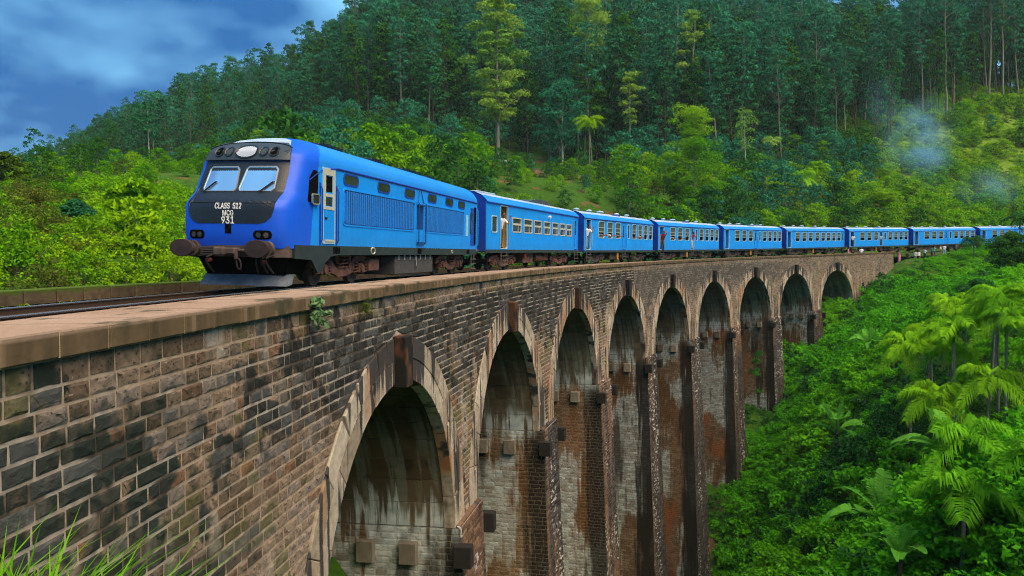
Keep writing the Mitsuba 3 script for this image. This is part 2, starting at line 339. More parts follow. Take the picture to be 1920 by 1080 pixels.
mat('shutter_green', princ(lambda p, n, uv: mix((0.035, 0.050, 0.038), (0.085, 0.10, 0.075), noise(p.x * 2, p.y * 2, p.z * 30)), 0.5, 0.4))
mat('interior', princ((0.10, 0.075, 0.03), 0.9, 0.1))
mat('cabin_yellow', princ((0.52, 0.36, 0.10), 0.9, 0.1))
mat('ochre', princ((0.42, 0.22, 0.03), 0.6, 0.3))
mat('rubber', princ((0.012, 0.012, 0.013), 0.7, 0.3))
mat('end_rubber', princ((0.01, 0.012, 0.02), 0.8, 0.2))

# ---------------------------------------------------------------- the viaduct
rng = np.random.default_rng(7)
ARCH0, PITCH, NA, RAD, ZSP, RING = 19.75, 12.72, 9, 5.0, -7.2, 6.02
CEN = ARCH0 + PITCH * np.arange(NA)
WID = 8.7
S_END = 138.6
via = thing('viaduct', 'long curved stone railway viaduct of nine tall arches with dark weathered walls', 'viaduct')

def rock(u0b, u1b, u0t, u1t, vb, vt, rise=0.03, inset=0.012):
    """one rock-faced stone in (u, v, w out of the wall): three rings of six points, 28 triangles"""
    m = lambda a, b: 0.5 * (a + b)
    out = np.array([[u0b, vb], [m(u0b, u1b), vb], [u1b, vb], [u1t, vt], [m(u0t, u1t), vt], [u0t, vt]])
    c = out.mean(0); d = out - c
    inn = c + d - np.sign(d) * inset * (0.4 + 1.0 * rng.random((6, 2)))
    k = rng.uniform(0.45, 0.80, (6, 1)) * np.array([[1, 0.85]])
    pla = c + d * k + rng.uniform(-0.012, 0.012, (6, 2))
    v = np.vstack([np.c_[out, np.full(6, -0.02)], np.c_[inn, 0.003 + 0.007 * rng.random(6)], np.c_[pla, rise * (0.25 + 0.75 * rng.random(6))]])
    f = []
    for r in (0, 6):
        for i in range(6):
            j = (i + 1) % 6
            f += [[r + i, r + j, r + 6 + j], [r + i, r + 6 + j, r + 6 + i]]
    f += [[12, 13, 17], [13, 16, 17], [13, 14, 16], [14, 15, 16]]
    return v, np.array(f)

def spans(lo, hi, zb, zt, joint=0.014):
    """stretches of a course that lie outside the arch rings: (left at bottom, right at bottom, left at top, right at top)"""
    def half(z):
        return math.sqrt(max(RING ** 2 - (z - ZSP) ** 2, 0)) if z > ZSP else RING
    hb, ht = half(zb), half(zt)
    out, lb, lt = [], lo, lo
    for c in CEN:
        out.append((lb, c - hb, lt, c - ht)); lb, lt = c + hb, c + ht
    out.append((lb, hi, lt, hi))
    if hb == 0 and ht == 0:
        out = [(lo, hi, lo, hi)]
    return [(a + 0.01, b - 0.01, c + 0.01, d - 0.01) for a, b, c, d in out if b - a > 0.06 and a < hi]

bricks = []   # (screen importance, v, f, uv, material)
S_BRICK = 60.0
zs = [-0.245, -0.485]
while zs[-1] > -8.0: zs.append(zs[-1] - 0.18)
for r in range(len(zs) - 1):
    zt, zb = zs[r], zs[r + 1]
    for a, b, c, d in spans(4.5, S_BRICK, zb + 0.008, zt - 0.008):
        if a >= S_BRICK: continue
        b, d = min(b, S_BRICK), min(d, S_BRICK)
        lo, hi = max(a, c), min(b, d)
        n = max(1, int(round((hi - lo) / 0.40))) if hi > lo else 1
        cut = lo + (hi - lo) * (np.arange(1, n) + rng.uniform(-0.3, 0.3, n - 1)) / n
        cb, ct = np.r_[a, cut, b], np.r_[c, cut, d]
        for i in range(n):
            g = 0.009
            u = (cb[i] + g * (i > 0), cb[i + 1] - g * (i < n - 1), ct[i] + g * (i > 0), ct[i + 1] - g * (i < n - 1))
            if r > 36 and u[0] > 26: continue
            v, f = rock(*u, zb + 0.011, zt - 0.011, rise=0.008 if r == 0 else 0.026)
            s = 0.5 * (u[0] + u[1])
            bricks.append((( (s - 2) ** 2 + 19), bend(np.stack([v[:, 0], -v[:, 2], v[:, 1]], -1)), f, rng.random(2), 'brick', s, zt))
# the (s, n, z) frame has u = s, out = -n: s x z points to -n, so the winding above faces outward
# bricks of the pier walls that face the camera and of the pier fronts
PH = PITCH / 2 - RAD      # half thickness of a pier at the springing
BAT = 0.022
ground_z = {}
CP = [(20.0,75.0,-27.9),(25.7,84.6,-20.0),(33.0,94.9,-14.2),(41.1,104.5,-8.6),(48.0,111.4,-3.8),(60.3,125.8,1.5),(20.3,50.5,-18.9),(18.7,35.5,-13.2),(17.7,27.5,-10.2),(17.9,24.5,-9.1),(24.2,54.6,-12.4),(19.3,34.5,-10.1),(19.7,29.5,-8.6),(24.4,38.7,-9.3),(25.4,36.7,-8.6),(34.6,78.0,-9.9),(32.1,57.9,-7.5),(31.6,47.9,-7.0),(44.6,95.3,-5.9),(44.8,78.3,-4.0),(42.8,65.3,-2.6),(62.6,118.9,0.5),(62.1,98.9,0.2),(68.6,116.1,1.9),(37.7,48.1,-6.4),(56.3,73.7,-3.0),(20.6,24.6,-8.0),(4.4,1.9,-1.1),(2.6,4.4,-1.3),(2.2,6.9,-2.4),(3.5,11.8,-6.1),(4.3,19.6,-12.4),(6.8,34.0,-21.0),(10.8,48.2,-26.5),(16.1,61.9,-28.6),(10.1,4.7,-2.4),(6.2,-19.3,-1.2),(26.1,-16.7,-1.6),(30.0,0.0,-5.0),(1.2,-40.6,-1.8),(-4.3,0.0,-0.7),(-3.6,-15.4,-1.1),(61.0,122.3,3.5),(54.9,130.2,3.5),(67.4,127.0,3.7),(61.7,135.2,3.7),(75.8,132.4,4.0),(70.6,141.0,4.0),(84.4,137.3,4.3),(79.8,146.2,4.3),(93.4,141.6,4.6),(89.4,150.7,4.6),(102.6,145.3,4.9),(99.2,154.7,4.9),(116.8,149.7,5.4),(114.3,159.4,5.4),(-9.5,0.0,-1.0),(-9.3,8.5,-0.8),(-8.6,16.9,-0.5),(-7.5,25.4,-0.3),(-8.4,43.1,-3.8),(-1.6,63.8,-8.2),(7.9,83.4,-9.6),(19.8,101.6,-5.0),(34.0,118.2,0.6),(45.9,129.4,3.5),(-19.8,43.5,3.7),(-16.1,46.6,3.5),(-24.1,43.4,4.6),(-10.3,28.8,1.3),(-13.0,28.7,1.0),(-9.3,31.8,1.3),(-44.3,90.9,12.9),(-56.5,90.6,10.9),(-17.9,111.7,15.1),(-34.0,191.5,35.2),(-48.0,261.4,63.8),(-61.9,331.3,94.3),(-2.8,107.1,11.8),(-2.2,152.2,18.3),(-0.7,192.4,27.3),(-11.6,242.3,48.8),(-16.0,312.5,83.8),(11.8,112.5,10.2),(15.2,162.7,20.5),(17.3,202.9,32.3),(22.3,263.3,57.6),(27.4,333.9,95.3),(29.7,128.0,10.0),(38.9,173.4,21.5),(47.7,223.9,41.0),(65.8,304.8,76.0),(51.6,143.7,9.8),(68.7,194.3,24.2),(85.8,245.0,45.9),(106.3,305.9,73.4),(74.6,164.3,11.1),(90.1,199.9,25.3),(107.9,240.7,44.6),(121.3,271.2,60.1),(154.3,347.3,72.3),(104.9,180.2,11.8),(122.3,210.9,26.2),(144.5,241.7,46.5),(162.5,272.4,63.1),(207.2,348.8,75.1),(179.3,242.6,34.1),(201.9,273.5,56.3),(-57.2,130.6,12.9),(-99.8,219.6,31.1),(-151.6,328.4,61.5),(-198.9,427.3,76.2),(-87.0,149.8,15.6),(-178.2,297.5,41.7),(-251.3,415.5,53.8),(-39.6,131.1,15.3),(-73.3,230.4,36.7),(-110.2,339.7,73.5),(-140.5,429.1,91.4),(-64.6,270.9,64.6),(-82.6,340.6,76.6),(-185.0,277.2,33.5),(-223.0,276.0,27.4),(-76.9,100.0,8.2),(-32.2,46.2,4.3)]
_cp = np.array(CP)
_tps = RBFInterpolator(_cp[:, :2], _cp[:, 2], kernel='thin_plate_spline', smoothing=2.0)
def ground(x, y):
    x, y = np.broadcast_arrays(np.asarray(x, float), np.asarray(y, float))
    xy = np.stack([x.ravel() - 20, y.ravel() - 120], -1)
    r = np.hypot(xy[:, 0], xy[:, 1]); k = np.minimum(1, 330 / np.maximum(r, 1e-9))
    z = np.concatenate([_tps(c) for c in np.array_split(xy * k[:, None] + [20, 120], max(1, len(xy) // 20000 + 1))])
    z = z * np.clip(1 - (r - 330) / 900, 0.25, 1)
    z = z + 0.9 * (meshkit.fbm(np.c_[x.ravel() * 0.06, y.ravel() * 0.06, 0 * r], 3, 4) - 0.5) * np.clip((r - 30) / 60, 0.3, 1.5)
    return z.reshape(x.shape)

def pier_bricks(k, depth, n_to, s_front=True):
    c0, c1 = CEN[k] + RAD, CEN[k] + RAD + 2 * PH
    z = ZSP - 0.02
    while z > ZSP - depth:
        zt, zb = z - 0.006, z - 0.174
        h = ZSP - z
        u = -0.18 - 0.03 * h + rng.uniform(-0.3, 0)
        first = True
        while u < n_to:
            l = rng.uniform(0.32, 0.48)
            a, b = max(u, -0.18 - 0.03 * h), u + l - 0.012
            if b - a > 0.06:
                v, f = rock(a, b, a, b, zb, zt, 0.022, 0.01)
                sp = np.stack([c0 - BAT * h - v[:, 2] - 0.0, v[:, 0], v[:, 1]], -1)
                bricks.append(((c0 - 2) ** 2 + 19, bend(sp), f[:, ::-1], rng.random(2), 'vault_stone', c0, zt))
            u += l
        if s_front:
            u = c0 - BAT * h - rng.uniform(0, 0.3)
            while u < c1 + BAT * h:
                l = rng.uniform(0.3, 0.46)
                a, b = max(u, c0 - BAT * h), min(u + l, c1 + BAT * h) - 0.012
                if b - a > 0.05:
                    v, f = rock(a, b, a, b, zb, zt, 0.028, 0.01)
                    bricks.append(((c0 - 1) ** 2 + 25, bend(np.stack([v[:, 0], -0.18 - 0.03 * h - v[:, 2], v[:, 1]], -1)), f, rng.random(2), 'pier_front_brick', c0, zt))
                u += l
        z -= 0.18
pier_bricks(0, 3.6, 6.5); pier_bricks(1, 8.5, 6.5); pier_bricks(2, 13, 5.5)

def px_size(b):   # rough apparent size of a stone, from how far along the wall it stands
    return b[0]
bricks.sort(key=px_size)
vis = [i for i, b in enumerate(bricks) if b[5] > 8.2 and b[6] > -1.9 - 0.30 * (b[5] - 8.2)]
single = set(vis[:300])
rest = {}
for i, b in enumerate(bricks):
    if i in single:
        add('brick', (b[1], b[2]), b[4], via, uv=np.tile(b[3], (len(b[1]), 1)))
    else:
        rest.setdefault(b[4], MB()).raw(b[1], b[2], b[3])
# the bricks past that limit, one part for each kind of stone
for m_, mb in rest.items():
    k_ = mb.build({'brick': 'wall_bricks', 'vault_stone': 'pier_bricks', 'pier_front_brick': 'pier_front_bricks'}[m_], m_, via, uv=True)
    tag(k_, kind='stuff')

# wall behind the bricks: face strip, back, top
def wall_strip(s0, s1, name, m_, n, zlow=-8.4):
    ss = [s0]
    for c in CEN:
        ss += list(c + RAD * np.sin(np.radians(np.linspace(-90, 90, 37)))) + [c - RAD - 1e-4, c + RAD + 1e-4]
    ss = np.unique(np.r_[ss, np.arange(s0, s1, 0.8), s1]); ss = ss[(ss >= s0) & (ss <= s1)]
    lowz = np.full(len(ss), ZSP)
    for c in CEN:
        i = np.abs(ss - c) <= RAD + 1e-9
        lowz[i] = ZSP + np.sqrt(np.maximum(RAD ** 2 - (ss[i] - c) ** 2, 0))
    lowz[ss < CEN[0] - RAD] = -22 if n < 1 else -10
    lowz[ss > CEN[-1] + RAD] = -9
    v = np.vstack([np.c_[ss, ss * 0 + n, ss * 0 - 0.05], np.c_[ss, ss * 0 + n, lowz]])
    k = len(ss); i = np.arange(k - 1)
    f = np.stack([i, i + k, i + k + 1, i + 1], 1)
    return add(name, (bend(v), f if n < 1 else f[:, ::-1]), m_, via)
wall_strip(-8, S_BRICK, 'spandrel_wall', 'mortar', 0.002)
wall_strip(S_BRICK, S_END, 'spandrel_wall', 'far_masonry', -0.012)
wall_strip(-8, S_END, 'outer_wall', 'far_masonry', WID)
mb = MB()
mb.raw([[S_END, 0, 0], [S_END, WID, 0], [S_END, WID, -9], [S_END, 0, -9]], [[0, 3, 2, 1]])
mb.build('end_wall', 'far_masonry', via, fn=bend)

# arch rings, keystones
for k, c in enumerate(CEN):
    for lay, (ri, ro, n) in enumerate(((RAD - 0.015, RAD + 0.5, 15), (RAD + 0.505, RING - 0.015, 17))):
        ang = np.linspace(0, PI, n + 1)
        ang[1:-1] += rng.uniform(-0.35, 0.35, n - 1) * PI / n * 0.6
        for i in range(n):
            a0, a1 = ang[i] + 0.008 / ri, ang[i + 1] - 0.008 / ri
            q = np.linspace(a0, a1, 4)
            w = 0.022 + 0.025 * rng.random() + 0.006 * lay
            ii, oo = [], []
            sk = rng.uniform(-0.02, 0.02, 2)
            qo = q + np.linspace(sk[0], sk[1], 4)
            P = []
            for rr, qq, nn_, ins in ((ri, q, 0.3, 0), (ro, qo, 0.3, 0), (ri, q, -w + 0.014, 0), (ro, qo, -w + 0.014, 0), (ri + 0.012, q, -w, 1), (ro - 0.014, qo, -w, 1)):
                t = qq.copy()
                if ins: t[0] += 0.012 / rr; t[-1] -= 0.012 / rr
                P.append(np.stack([c - rr * np.cos(t), np.full(4, nn_), ZSP + rr * np.sin(t)], -1))
            v = np.vstack(P)
            f = []
            def strip(a, b):
                for j in range(3): f.append([a * 4 + j, a * 4 + j + 1, b * 4 + j + 1, b * 4 + j])
            strip(4, 2); strip(2, 0); strip(5, 4); strip(3, 5); strip(1, 3)
            e = lambda *ids: f.append(list(ids))
            e(0, 8, 12, 4); e(8, 16, 20, 12); e(15, 23, 19, 11); e(7, 15, 11, 3)
            m = trimesh.Trimesh(bend(v), np.vstack([np.array(f)[:, [0, 1, 2]], np.array(f)[:, [0, 2, 3]]]), process=False)
            u = np.tile([rng.random(), rng.random()], (len(v), 1))
            add('voussoir', (m.vertices, m.faces), 'voussoir', via, uv=u)
    kb = MB()
    kb.box((c - 0.30, -0.30, -2.30), (c + 0.30, 0.25, -1.16), 0.02)
    v, f, u = kb.arrays(); v[:, 0] = c + (v[:, 0] - c) * (0.78 + 0.22 * (v[:, 2] + 2.3) / 1.14)
    add('keystone', (bend(v), f), 'keystone', via)

# barrel vaults: stone by stone in the first three, in one piece beyond
nst = 0
for k, c in enumerate(CEN):
    if k < 3:
        core_r = RAD + 0.03
        nc = 22
        for i in range(nc):
            a0, a1 = PI * i / nc, PI * (i + 1) / nc
            if k > 0 and a0 < PI * 0.42: continue
            cuts = np.arange(0.34, WID - 0.5, 0.92) + rng.uniform(-0.25, 0.25) + 0.46 * (i % 2)
            cuts = np.r_[0.31, cuts[cuts > 0.6], WID - 0.1]
            for j in range(len(cuts) - 1):
                q = np.linspace(a0 + 0.0036, a1 - 0.0036, 3); rr = RAD + 0.004 + 0.012 * rng.random()
                n0, n1 = cuts[j] + 0.016, cuts[j + 1] - 0.016
                v = np.vstack([np.stack([c - r_ * np.cos(q), q * 0 + n_, ZSP + r_ * np.sin(q)], -1) for r_, n_ in ((rr, n0), (rr, n1), (core_r + 0.01, n0), (core_r + 0.01, n1))])
                f = [[0, 3, 4, 1], [1, 4, 5, 2], [0, 1, 7, 6], [1, 2, 8, 7], [3, 9, 10, 4], [4, 10, 11, 5], [0, 6, 9, 3], [2, 5, 11, 8]]
                f = np.array(f)[:, ::-1]
                nst += 1
                if nst <= 300:
                    add('vault_stone', (bend(v), f), 'vault_stone', via, uv=np.tile([rng.random(), rng.random()], (len(v), 1)))
                else:
                    rest.setdefault('vs', MB()).raw(bend(v), f, rng.random(2))
    q = np.linspace(0, PI, 41); nn_ = np.linspace(0.28 if k < 3 else 0.02, WID - 0.02, 12)
    Q, N = np.meshgrid(q, nn_, indexing='ij'); rr = RAD + 0.03 if k < 3 else RAD + 0.005
    v = bend(np.stack([c - rr * np.cos(Q), N, ZSP + rr * np.sin(Q)], -1)).reshape(-1, 3)
    i, j = np.meshgrid(np.arange(40), np.arange(11), indexing='ij')
    f = np.stack([i * 12 + j, (i + 1) * 12 + j, (i + 1) * 12 + j + 1, i * 12 + j + 1], -1).reshape(-1, 4)
    uv = np.stack([(Q * RAD).ravel(), N.ravel()], -1)
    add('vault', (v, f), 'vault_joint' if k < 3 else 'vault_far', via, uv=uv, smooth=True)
if 'vs' in rest:
    tag(rest['vs'].build('vault_stones', 'vault_stone', via, uv=True), kind='stuff')

# piers with corbel stones left from the centring
for k in range(NA - 1):
    c0, c1 = CEN[k] + RAD, CEN[k] + RAD + 2 * PH
    x, y, _ = bend(np.array([0.5 * (c0 + c1), 4.0, 0]))
    D = ZSP - (float(ground(*bend(np.array([0.5 * (c0 + c1), -1.0, 0]))[:2])) - GR * c0) + 5
    hs = np.r_[0, np.linspace(0.5, D, 10)]
    ring = lambda h: np.array([[c0 - BAT * h, -0.16 - 0.03 * h], [c1 + BAT * h, -0.16 - 0.03 * h], [c1 + BAT * h, WID + 0.1 + 0.03 * h], [c0 - BAT * h, WID + 0.1 + 0.03 * h]])
    V = np.vstack([np.c_[ring(h), np.full(4, ZSP - h)] for h in hs])
    side = {0: [], 1: [], 2: []}
    for i in range(len(hs) - 1):
        for j in range(4):
            a, b = i * 4 + j, i * 4 + (j + 1) % 4
            side[0 if j in (1, 3) else 1 if j == 0 else 2].append([b, a, a + 4, b + 4][::-1])
    pk = uniq(via + '__pier')
    near = k < 3
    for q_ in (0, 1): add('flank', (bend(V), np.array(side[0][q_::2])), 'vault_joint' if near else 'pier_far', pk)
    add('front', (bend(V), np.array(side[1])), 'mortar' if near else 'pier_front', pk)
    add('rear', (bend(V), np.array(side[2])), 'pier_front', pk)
    st = MB(); st.raw([[c0 - 0.0, -0.16, ZSP], [c1, -0.16, ZSP], [c1, 0.05, ZSP + 0.12], [c0, 0.05, ZSP + 0.12]], [[0, 1, 2, 3]])
    st.build('offset_course', 'pier_front', pk, fn=bend)
    for sgn, s_ in ((-1, c0), (1, c1)):
        for n_ in ((-0.30, 1.34, 2.64, 3.92, 5.2, 6.5) if sgn < 0 else (-0.30, 2.64, 5.2)):
            cb = MB(); h = 0.72
            e = s_ + sgn * BAT * h
            lo, hi = sorted((e - sgn * 0.05, e + sgn * (0.30 if n_ < 0 else 0.24)))
            cb.box((lo, n_ - 0.25, ZSP - h - 0.32), (hi, n_ + 0.27, ZSP - h + 0.30), 0.015)
            m_ = 'corbel_dark' if n_ < 0 else 'corbel'
            v, f, u = cb.arrays()
            add('corbel', (bend(v), f), m_, pk, uv=np.tile([rng.random(), 0.5], (len(v), 1)))
# a small recess with an iron drain at the far abutment
mb = MB(); mb.box((128.9, -0.10, -6.0), (129.9, 0.1, -4.7), 0.02); mb.box((129.1, -0.06, -4.7), (129.7, 0.1, -4.2), 0.02)
mb.build('drain_box', 'corbel_dark', via, fn=bend)

# coping stones of the near parapet, blocks of the far one
CAPW, CAPH = 1.38, 0.24
s = -6.0; i = 0
while s < S_END:
    l = 0.70 + 0.03 * (rng.random() - 0.5)
    dz, dn = rng.uniform(-0.004, 0.004), rng.uniform(-0.006, 0.006)
    mb = MB(); mb.box((s + 0.007, -0.1 + dn, -CAPH + dz), (s + l - 0.007, -0.1 + CAPW + dn, dz), 0.016)
    mb.build('coping_stone', 'coping', via, fn=bend)
    s += l
mb = MB(); mb.box((-6, -0.07, -CAPH + 0.005), (S_END, CAPW - 0.14, -0.022))
v, f = boxmesh((0, 0, 0), (1, 1, 1))
ss = np.linspace(-6, S_END, 220); mb = MB()
P4 = [(-0.085, -0.235), (-0.085, -0.014), (CAPW - 0.12, -0.014), (CAPW - 0.12, -0.6)]
V = np.vstack([[(a, b, c) for a in ss] for b, c in P4]); k = len(ss); i = np.arange(k - 1)
mb.raw(V, np.vstack([np.stack([j * k + i, (j + 1) * k + i, (j + 1) * k + i + 1, j * k + i + 1], 1) for j in range(3)]))
mb.build('coping_joint', 'pale_mortar', via, fn=bend)
s = 6.0
while s < 60:
    l = rng.uniform(0.86, 1.04); dn = rng.uniform(-0.02, 0.02)
    mb = MB(); mb.box((s + 0.02, 8.08 + dn, -0.34), (s + l - 0.02, 8.7 + dn, rng.uniform(-0.012, 0.012)), 0.02, uv=(rng.random(), rng.random()))
    mb.build('parapet_block', 'mossy_block', via, fn=bend, uv=True)
    mb = MB(); mb.box((s + 0.25 + 0.02, 8.10 + dn, -0.78), (s + 0.25 + l - 0.02, 8.7 + dn, -0.355), 0.02, uv=(rng.random(), rng.random()))
    mb.build('parapet_block', 'mossy_block', via, fn=bend, uv=True)
    s += l
ss = np.r_[-6, np.linspace(6, 60, 60), np.linspace(61, S_END, 60)]
P4 = [(8.13, -0.9), (8.13, -0.025), (8.66, -0.025), (8.66, -0.9)]
V = np.vstack([[(a, b, c) for a in ss] for b, c in P4]); k = len(ss); i = np.arange(k - 1)
mb = MB(); mb.raw(V, np.vstack([np.stack([j * k + i, (j + 1) * k + i, (j + 1) * k + i + 1, j * k + i + 1], 1)[:, ::-1] for j in range(3)]))
mb.build('outer_parapet', 'mossy_block', via, fn=bend)

# track: ballast bed, sleepers, rails
ss = np.arange(-40, 215, 0.7)[:, None]; nn_ = np.linspace(1.2, 8.2, 14)[None]
zz = -0.50 + 0.05 * meshkit.fbm(np.stack([ss + 0 * nn_, nn_ + 0 * ss, 0 * ss * nn_], -1) * 2.0, 3) + 0 * ss
V = bend(np.stack([ss + 0 * nn_, nn_ + 0 * ss, zz], -1)).reshape(-1, 3)
i, j = np.meshgrid(np.arange(len(ss) - 1), np.arange(13), indexing='ij'); f = np.stack([i * 14 + j, i * 14 + j + 1, (i + 1) * 14 + j + 1, (i + 1) * 14 + j], -1).reshape(-1, 4)[:, ::-1]
tag(add('track_bed', (V, f), 'ballast', smooth=True), kind='structure')
ZR = -0.154
for q, n_ in enumerate((3.52, 5.2)):
    ss = np.arange(-40, 214, 1.0)
    t = thing('rail', ('near' if q == 0 else 'far') + ' steel rail of the track, ' + ('beside the low coping of the viaduct' if q == 0 else 'beside the mossy outer parapet'), 'rail')
    prof = [(-0.07, -0.16), (-0.07, -0.145), (-0.012, -0.12), (-0.012, -0.04), (-0.036, -0.03), (-0.036, -0.004), (0.036, -0.004), (0.036, -0.03), (0.012, -0.04), (0.012, -0.12), (0.07, -0.145), (0.07, -0.16)]
    k = len(ss); i = np.arange(k - 1)
    V = np.vstack([np.c_[ss, ss * 0 + n_ + a, ss * 0 + ZR + b] for a, b in prof])
    add('web', (bend(V), np.vstack([np.stack([j * k + i, (j + 1) * k + i, (j + 1) * k + i + 1, j * k + i + 1], 1) for j in range(11)])), 'rail_steel', t)
    hp = [(-0.037, -0.012), (-0.034, 0.0), (0.034, 0.0), (0.037, -0.012)]
    V = np.vstack([np.c_[ss, ss * 0 + n_ + a, ss * 0 + ZR + b] for a, b in hp])
    add('head', (bend(V), np.vstack([np.stack([j * k + i, (j + 1) * k + i, (j + 1) * k + i + 1, j * k + i + 1], 1) for j in range(3)])), 'rail_head', t)
for q in range(16):
    s = 9.5 + 0.72 * q
    mb = MB(); mb.box((s - 0.12, 2.95, -0.50), (s + 0.12, 5.75, -0.315), 0.012)
    tag(mb.build('sleeper', 'sleeper_wood', fn=bend), 'dark wooden sleeper under the rails in front of the engine', 'sleeper', 'sleepers of the track before the engine')

# ---------------------------------------------------------------- the ground: one sheet out to beyond the hills
gx = np.r_[np.linspace(-750, -260, 36)[:-1], np.linspace(-260, -30, 62)[:-1], np.linspace(-30, 75, 72)[:-1], np.linspace(75, 300, 60)[:-1], np.linspace(300, 750, 34)]
gy = np.r_[np.linspace(-420, -30, 30)[:-1], np.linspace(-30, 130, 108)[:-1], np.linspace(130, 350, 74)[:-1], np.linspace(350, 900, 40)]
X, Y = np.meshgrid(gx, gy, indexing='ij')
Z = ground(X, Y)
i, j = np.meshgrid(np.arange(len(gx) - 1), np.arange(len(gy) - 1), indexing='ij'); k = len(gy)
f = np.stack([i * k + j, (i + 1) * k + j, (i + 1) * k + j + 1, i * k + j + 1], -1).reshape(-1, 4)
tag(add('ground', (np.stack([X, Y, Z], -1).reshape(-1, 3), f), 'ground', smooth=True), kind='structure')

# ---------------------------------------------------------------- the train
L, GAP, S_FRONT, N_NEAR, TW = 17.31, 1.14, 20.61, 2.91, 2.90
ROLL = math.radians(2.2)
def place_vehicle(i):
    a, b = (bend(np.array([S_FRONT + (L + GAP) * i + o, N_NEAR, ZR])) for o in (0, L))
    x = (b - a) / np.linalg.norm(b - a); y = np.cross([0, 0, 1.0], x); y /= np.linalg.norm(y); z = np.cross(x, y)
    y, z = y * math.cos(ROLL) + z * math.sin(ROLL), z * math.cos(ROLL) - y * math.sin(ROLL)
    m = np.eye(4); m[:3, 0], m[:3, 1], m[:3, 2], m[:3, 3] = x, y, z, a
    return m
# vehicle frame: X from front to rear, Y from the near side (0) to the far side (2.9), Z above the rails

def yplate(poly, y0, y1):
    """a polygon in (X, Z) made a plate between two Y"""
    m = poly_prism(poly, y1 - y0); v = m.vertices
    return np.stack([v[:, 0], y1 - v[:, 2], v[:, 1]], -1), m.faces

def wheel(x, r=0.44, y=0.62):
    mb = MB()
    mb.cyl((x, y, r), (x, y + 0.13, r), r, 24); mb.cyl((x, y + 0.10, r), (x, y + 0.14, r), r + 0.03, 24)
    mb.cyl((x, y - 0.10, r), (x, y + 0.02, r), 0.15, 14)
    return mb
def coil(x, y, z0, z1, r=0.10):
    t = np.linspace(0, 1, 40); mb = MB()
    mb.tube(np.stack([x + r * np.cos(t * 26), y + r * np.sin(t * 26), z0 + t * (z1 - z0)], -1), 0.022, 5)
    return mb

def bogie(bag, x0, wb, key, dark, high=0.80):
    """bag: list of (name, parent index or None, ply); a bogie as frame > wheels, springs, axle boxes, bolster"""
    xc = x0 + wb / 2
    fr = sg.Polygon([(x0 - 0.75, 0.50), (x0 - 0.75, 0.66), (x0 - 0.35, 0.80), (x0 + 0.35, 0.80), (x0 + 0.62, 0.62), (xc - 0.35, 0.44), (xc + 0.35, 0.44), (x0 + wb - 0.62, 0.62), (x0 + wb - 0.35, 0.80),
                     (x0 + wb + 0.35, 0.80), (x0 + wb + 0.75, 0.66), (x0 + wb + 0.75, 0.50), (x0 + wb + 0.42, 0.55), (x0 + wb + 0.2, 0.66), (x0 + wb - 0.2, 0.66), (x0 + wb - 0.55, 0.34), (xc + 0.3, 0.24), (xc - 0.3, 0.24), (x0 + 0.55, 0.34), (x0 + 0.2, 0.66), (x0 - 0.2, 0.66), (x0 - 0.42, 0.55)])
    mb = MB(); mb.raw(*yplate(fr.buffer(0.03).buffer(-0.02), 0.36, 0.46)); mb.raw(*yplate(fr.buffer(0.03).buffer(-0.02), 2.44, 2.54))
    mb.box((xc - 0.16, 0.40, 0.34), (xc + 0.16, 2.5, 0.60), 0.02)
    bag.append(('bogie', None, mb.ply(dark, smooth=30)))
    b = len(bag) - 1
    for x in (x0, x0 + wb):
        w = wheel(x); w.cyl((x, 0.6, 0.44), (x, 2.3, 0.44), 0.075, 10); w.cyl((x, 2.15, 0.44), (x, 2.28, 0.44), 0.44, 20)
        bag.append(('wheel', b, w.ply('bogie_grey', smooth=35)))
        ab = MB(); ab.box((x - 0.17, 0.30, 0.30), (x + 0.17, 0.52, 0.60), 0.03); ab.cyl((x, 0.25, 0.44), (x, 0.32, 0.44), 0.12, 12)
        bag.append(('axle_box', b, ab.ply(dark, smooth=30)))
        for o in (-0.34, 0.34):
            bag.append(('spring', b, coil(x + o, 0.40, 0.28, 0.66).ply(dark, smooth=True)))
    for o in (-0.13, 0.13):
        bag.append(('spring', b, coil(xc + o, 0.38, 0.42, 0.86, 0.11).ply(dark, smooth=True)))
    dm = MB(); dm.cyl((xc + 0.45, 0.36, 0.46), (xc + 0.45, 0.36, 0.95), 0.055, 10); dm.cyl((xc - 0.42, 0.34, 0.60), (xc - 0.42, 0.34, 0.98), 0.04, 8)
    bag.append(('damper', b, dm.ply(dark, smooth=30)))

def ladder(bag, x0, x1, z0, z1, y=-0.03, m='worn_steel', n=3):
    mb = MB()
    for x in (x0, x1): mb.tube([(x, y, z0), (x, y, z1)], 0.018, 5)
    for i in range(n): mb.box((x0, y - 0.10, z0 + (z1 - z0) * (i + 0.1) / n - 0.012), (x1, y + 0.05, z0 + (z1 - z0) * (i + 0.1) / n + 0.012))
    bag.append(('step', None, mb.ply(m)))

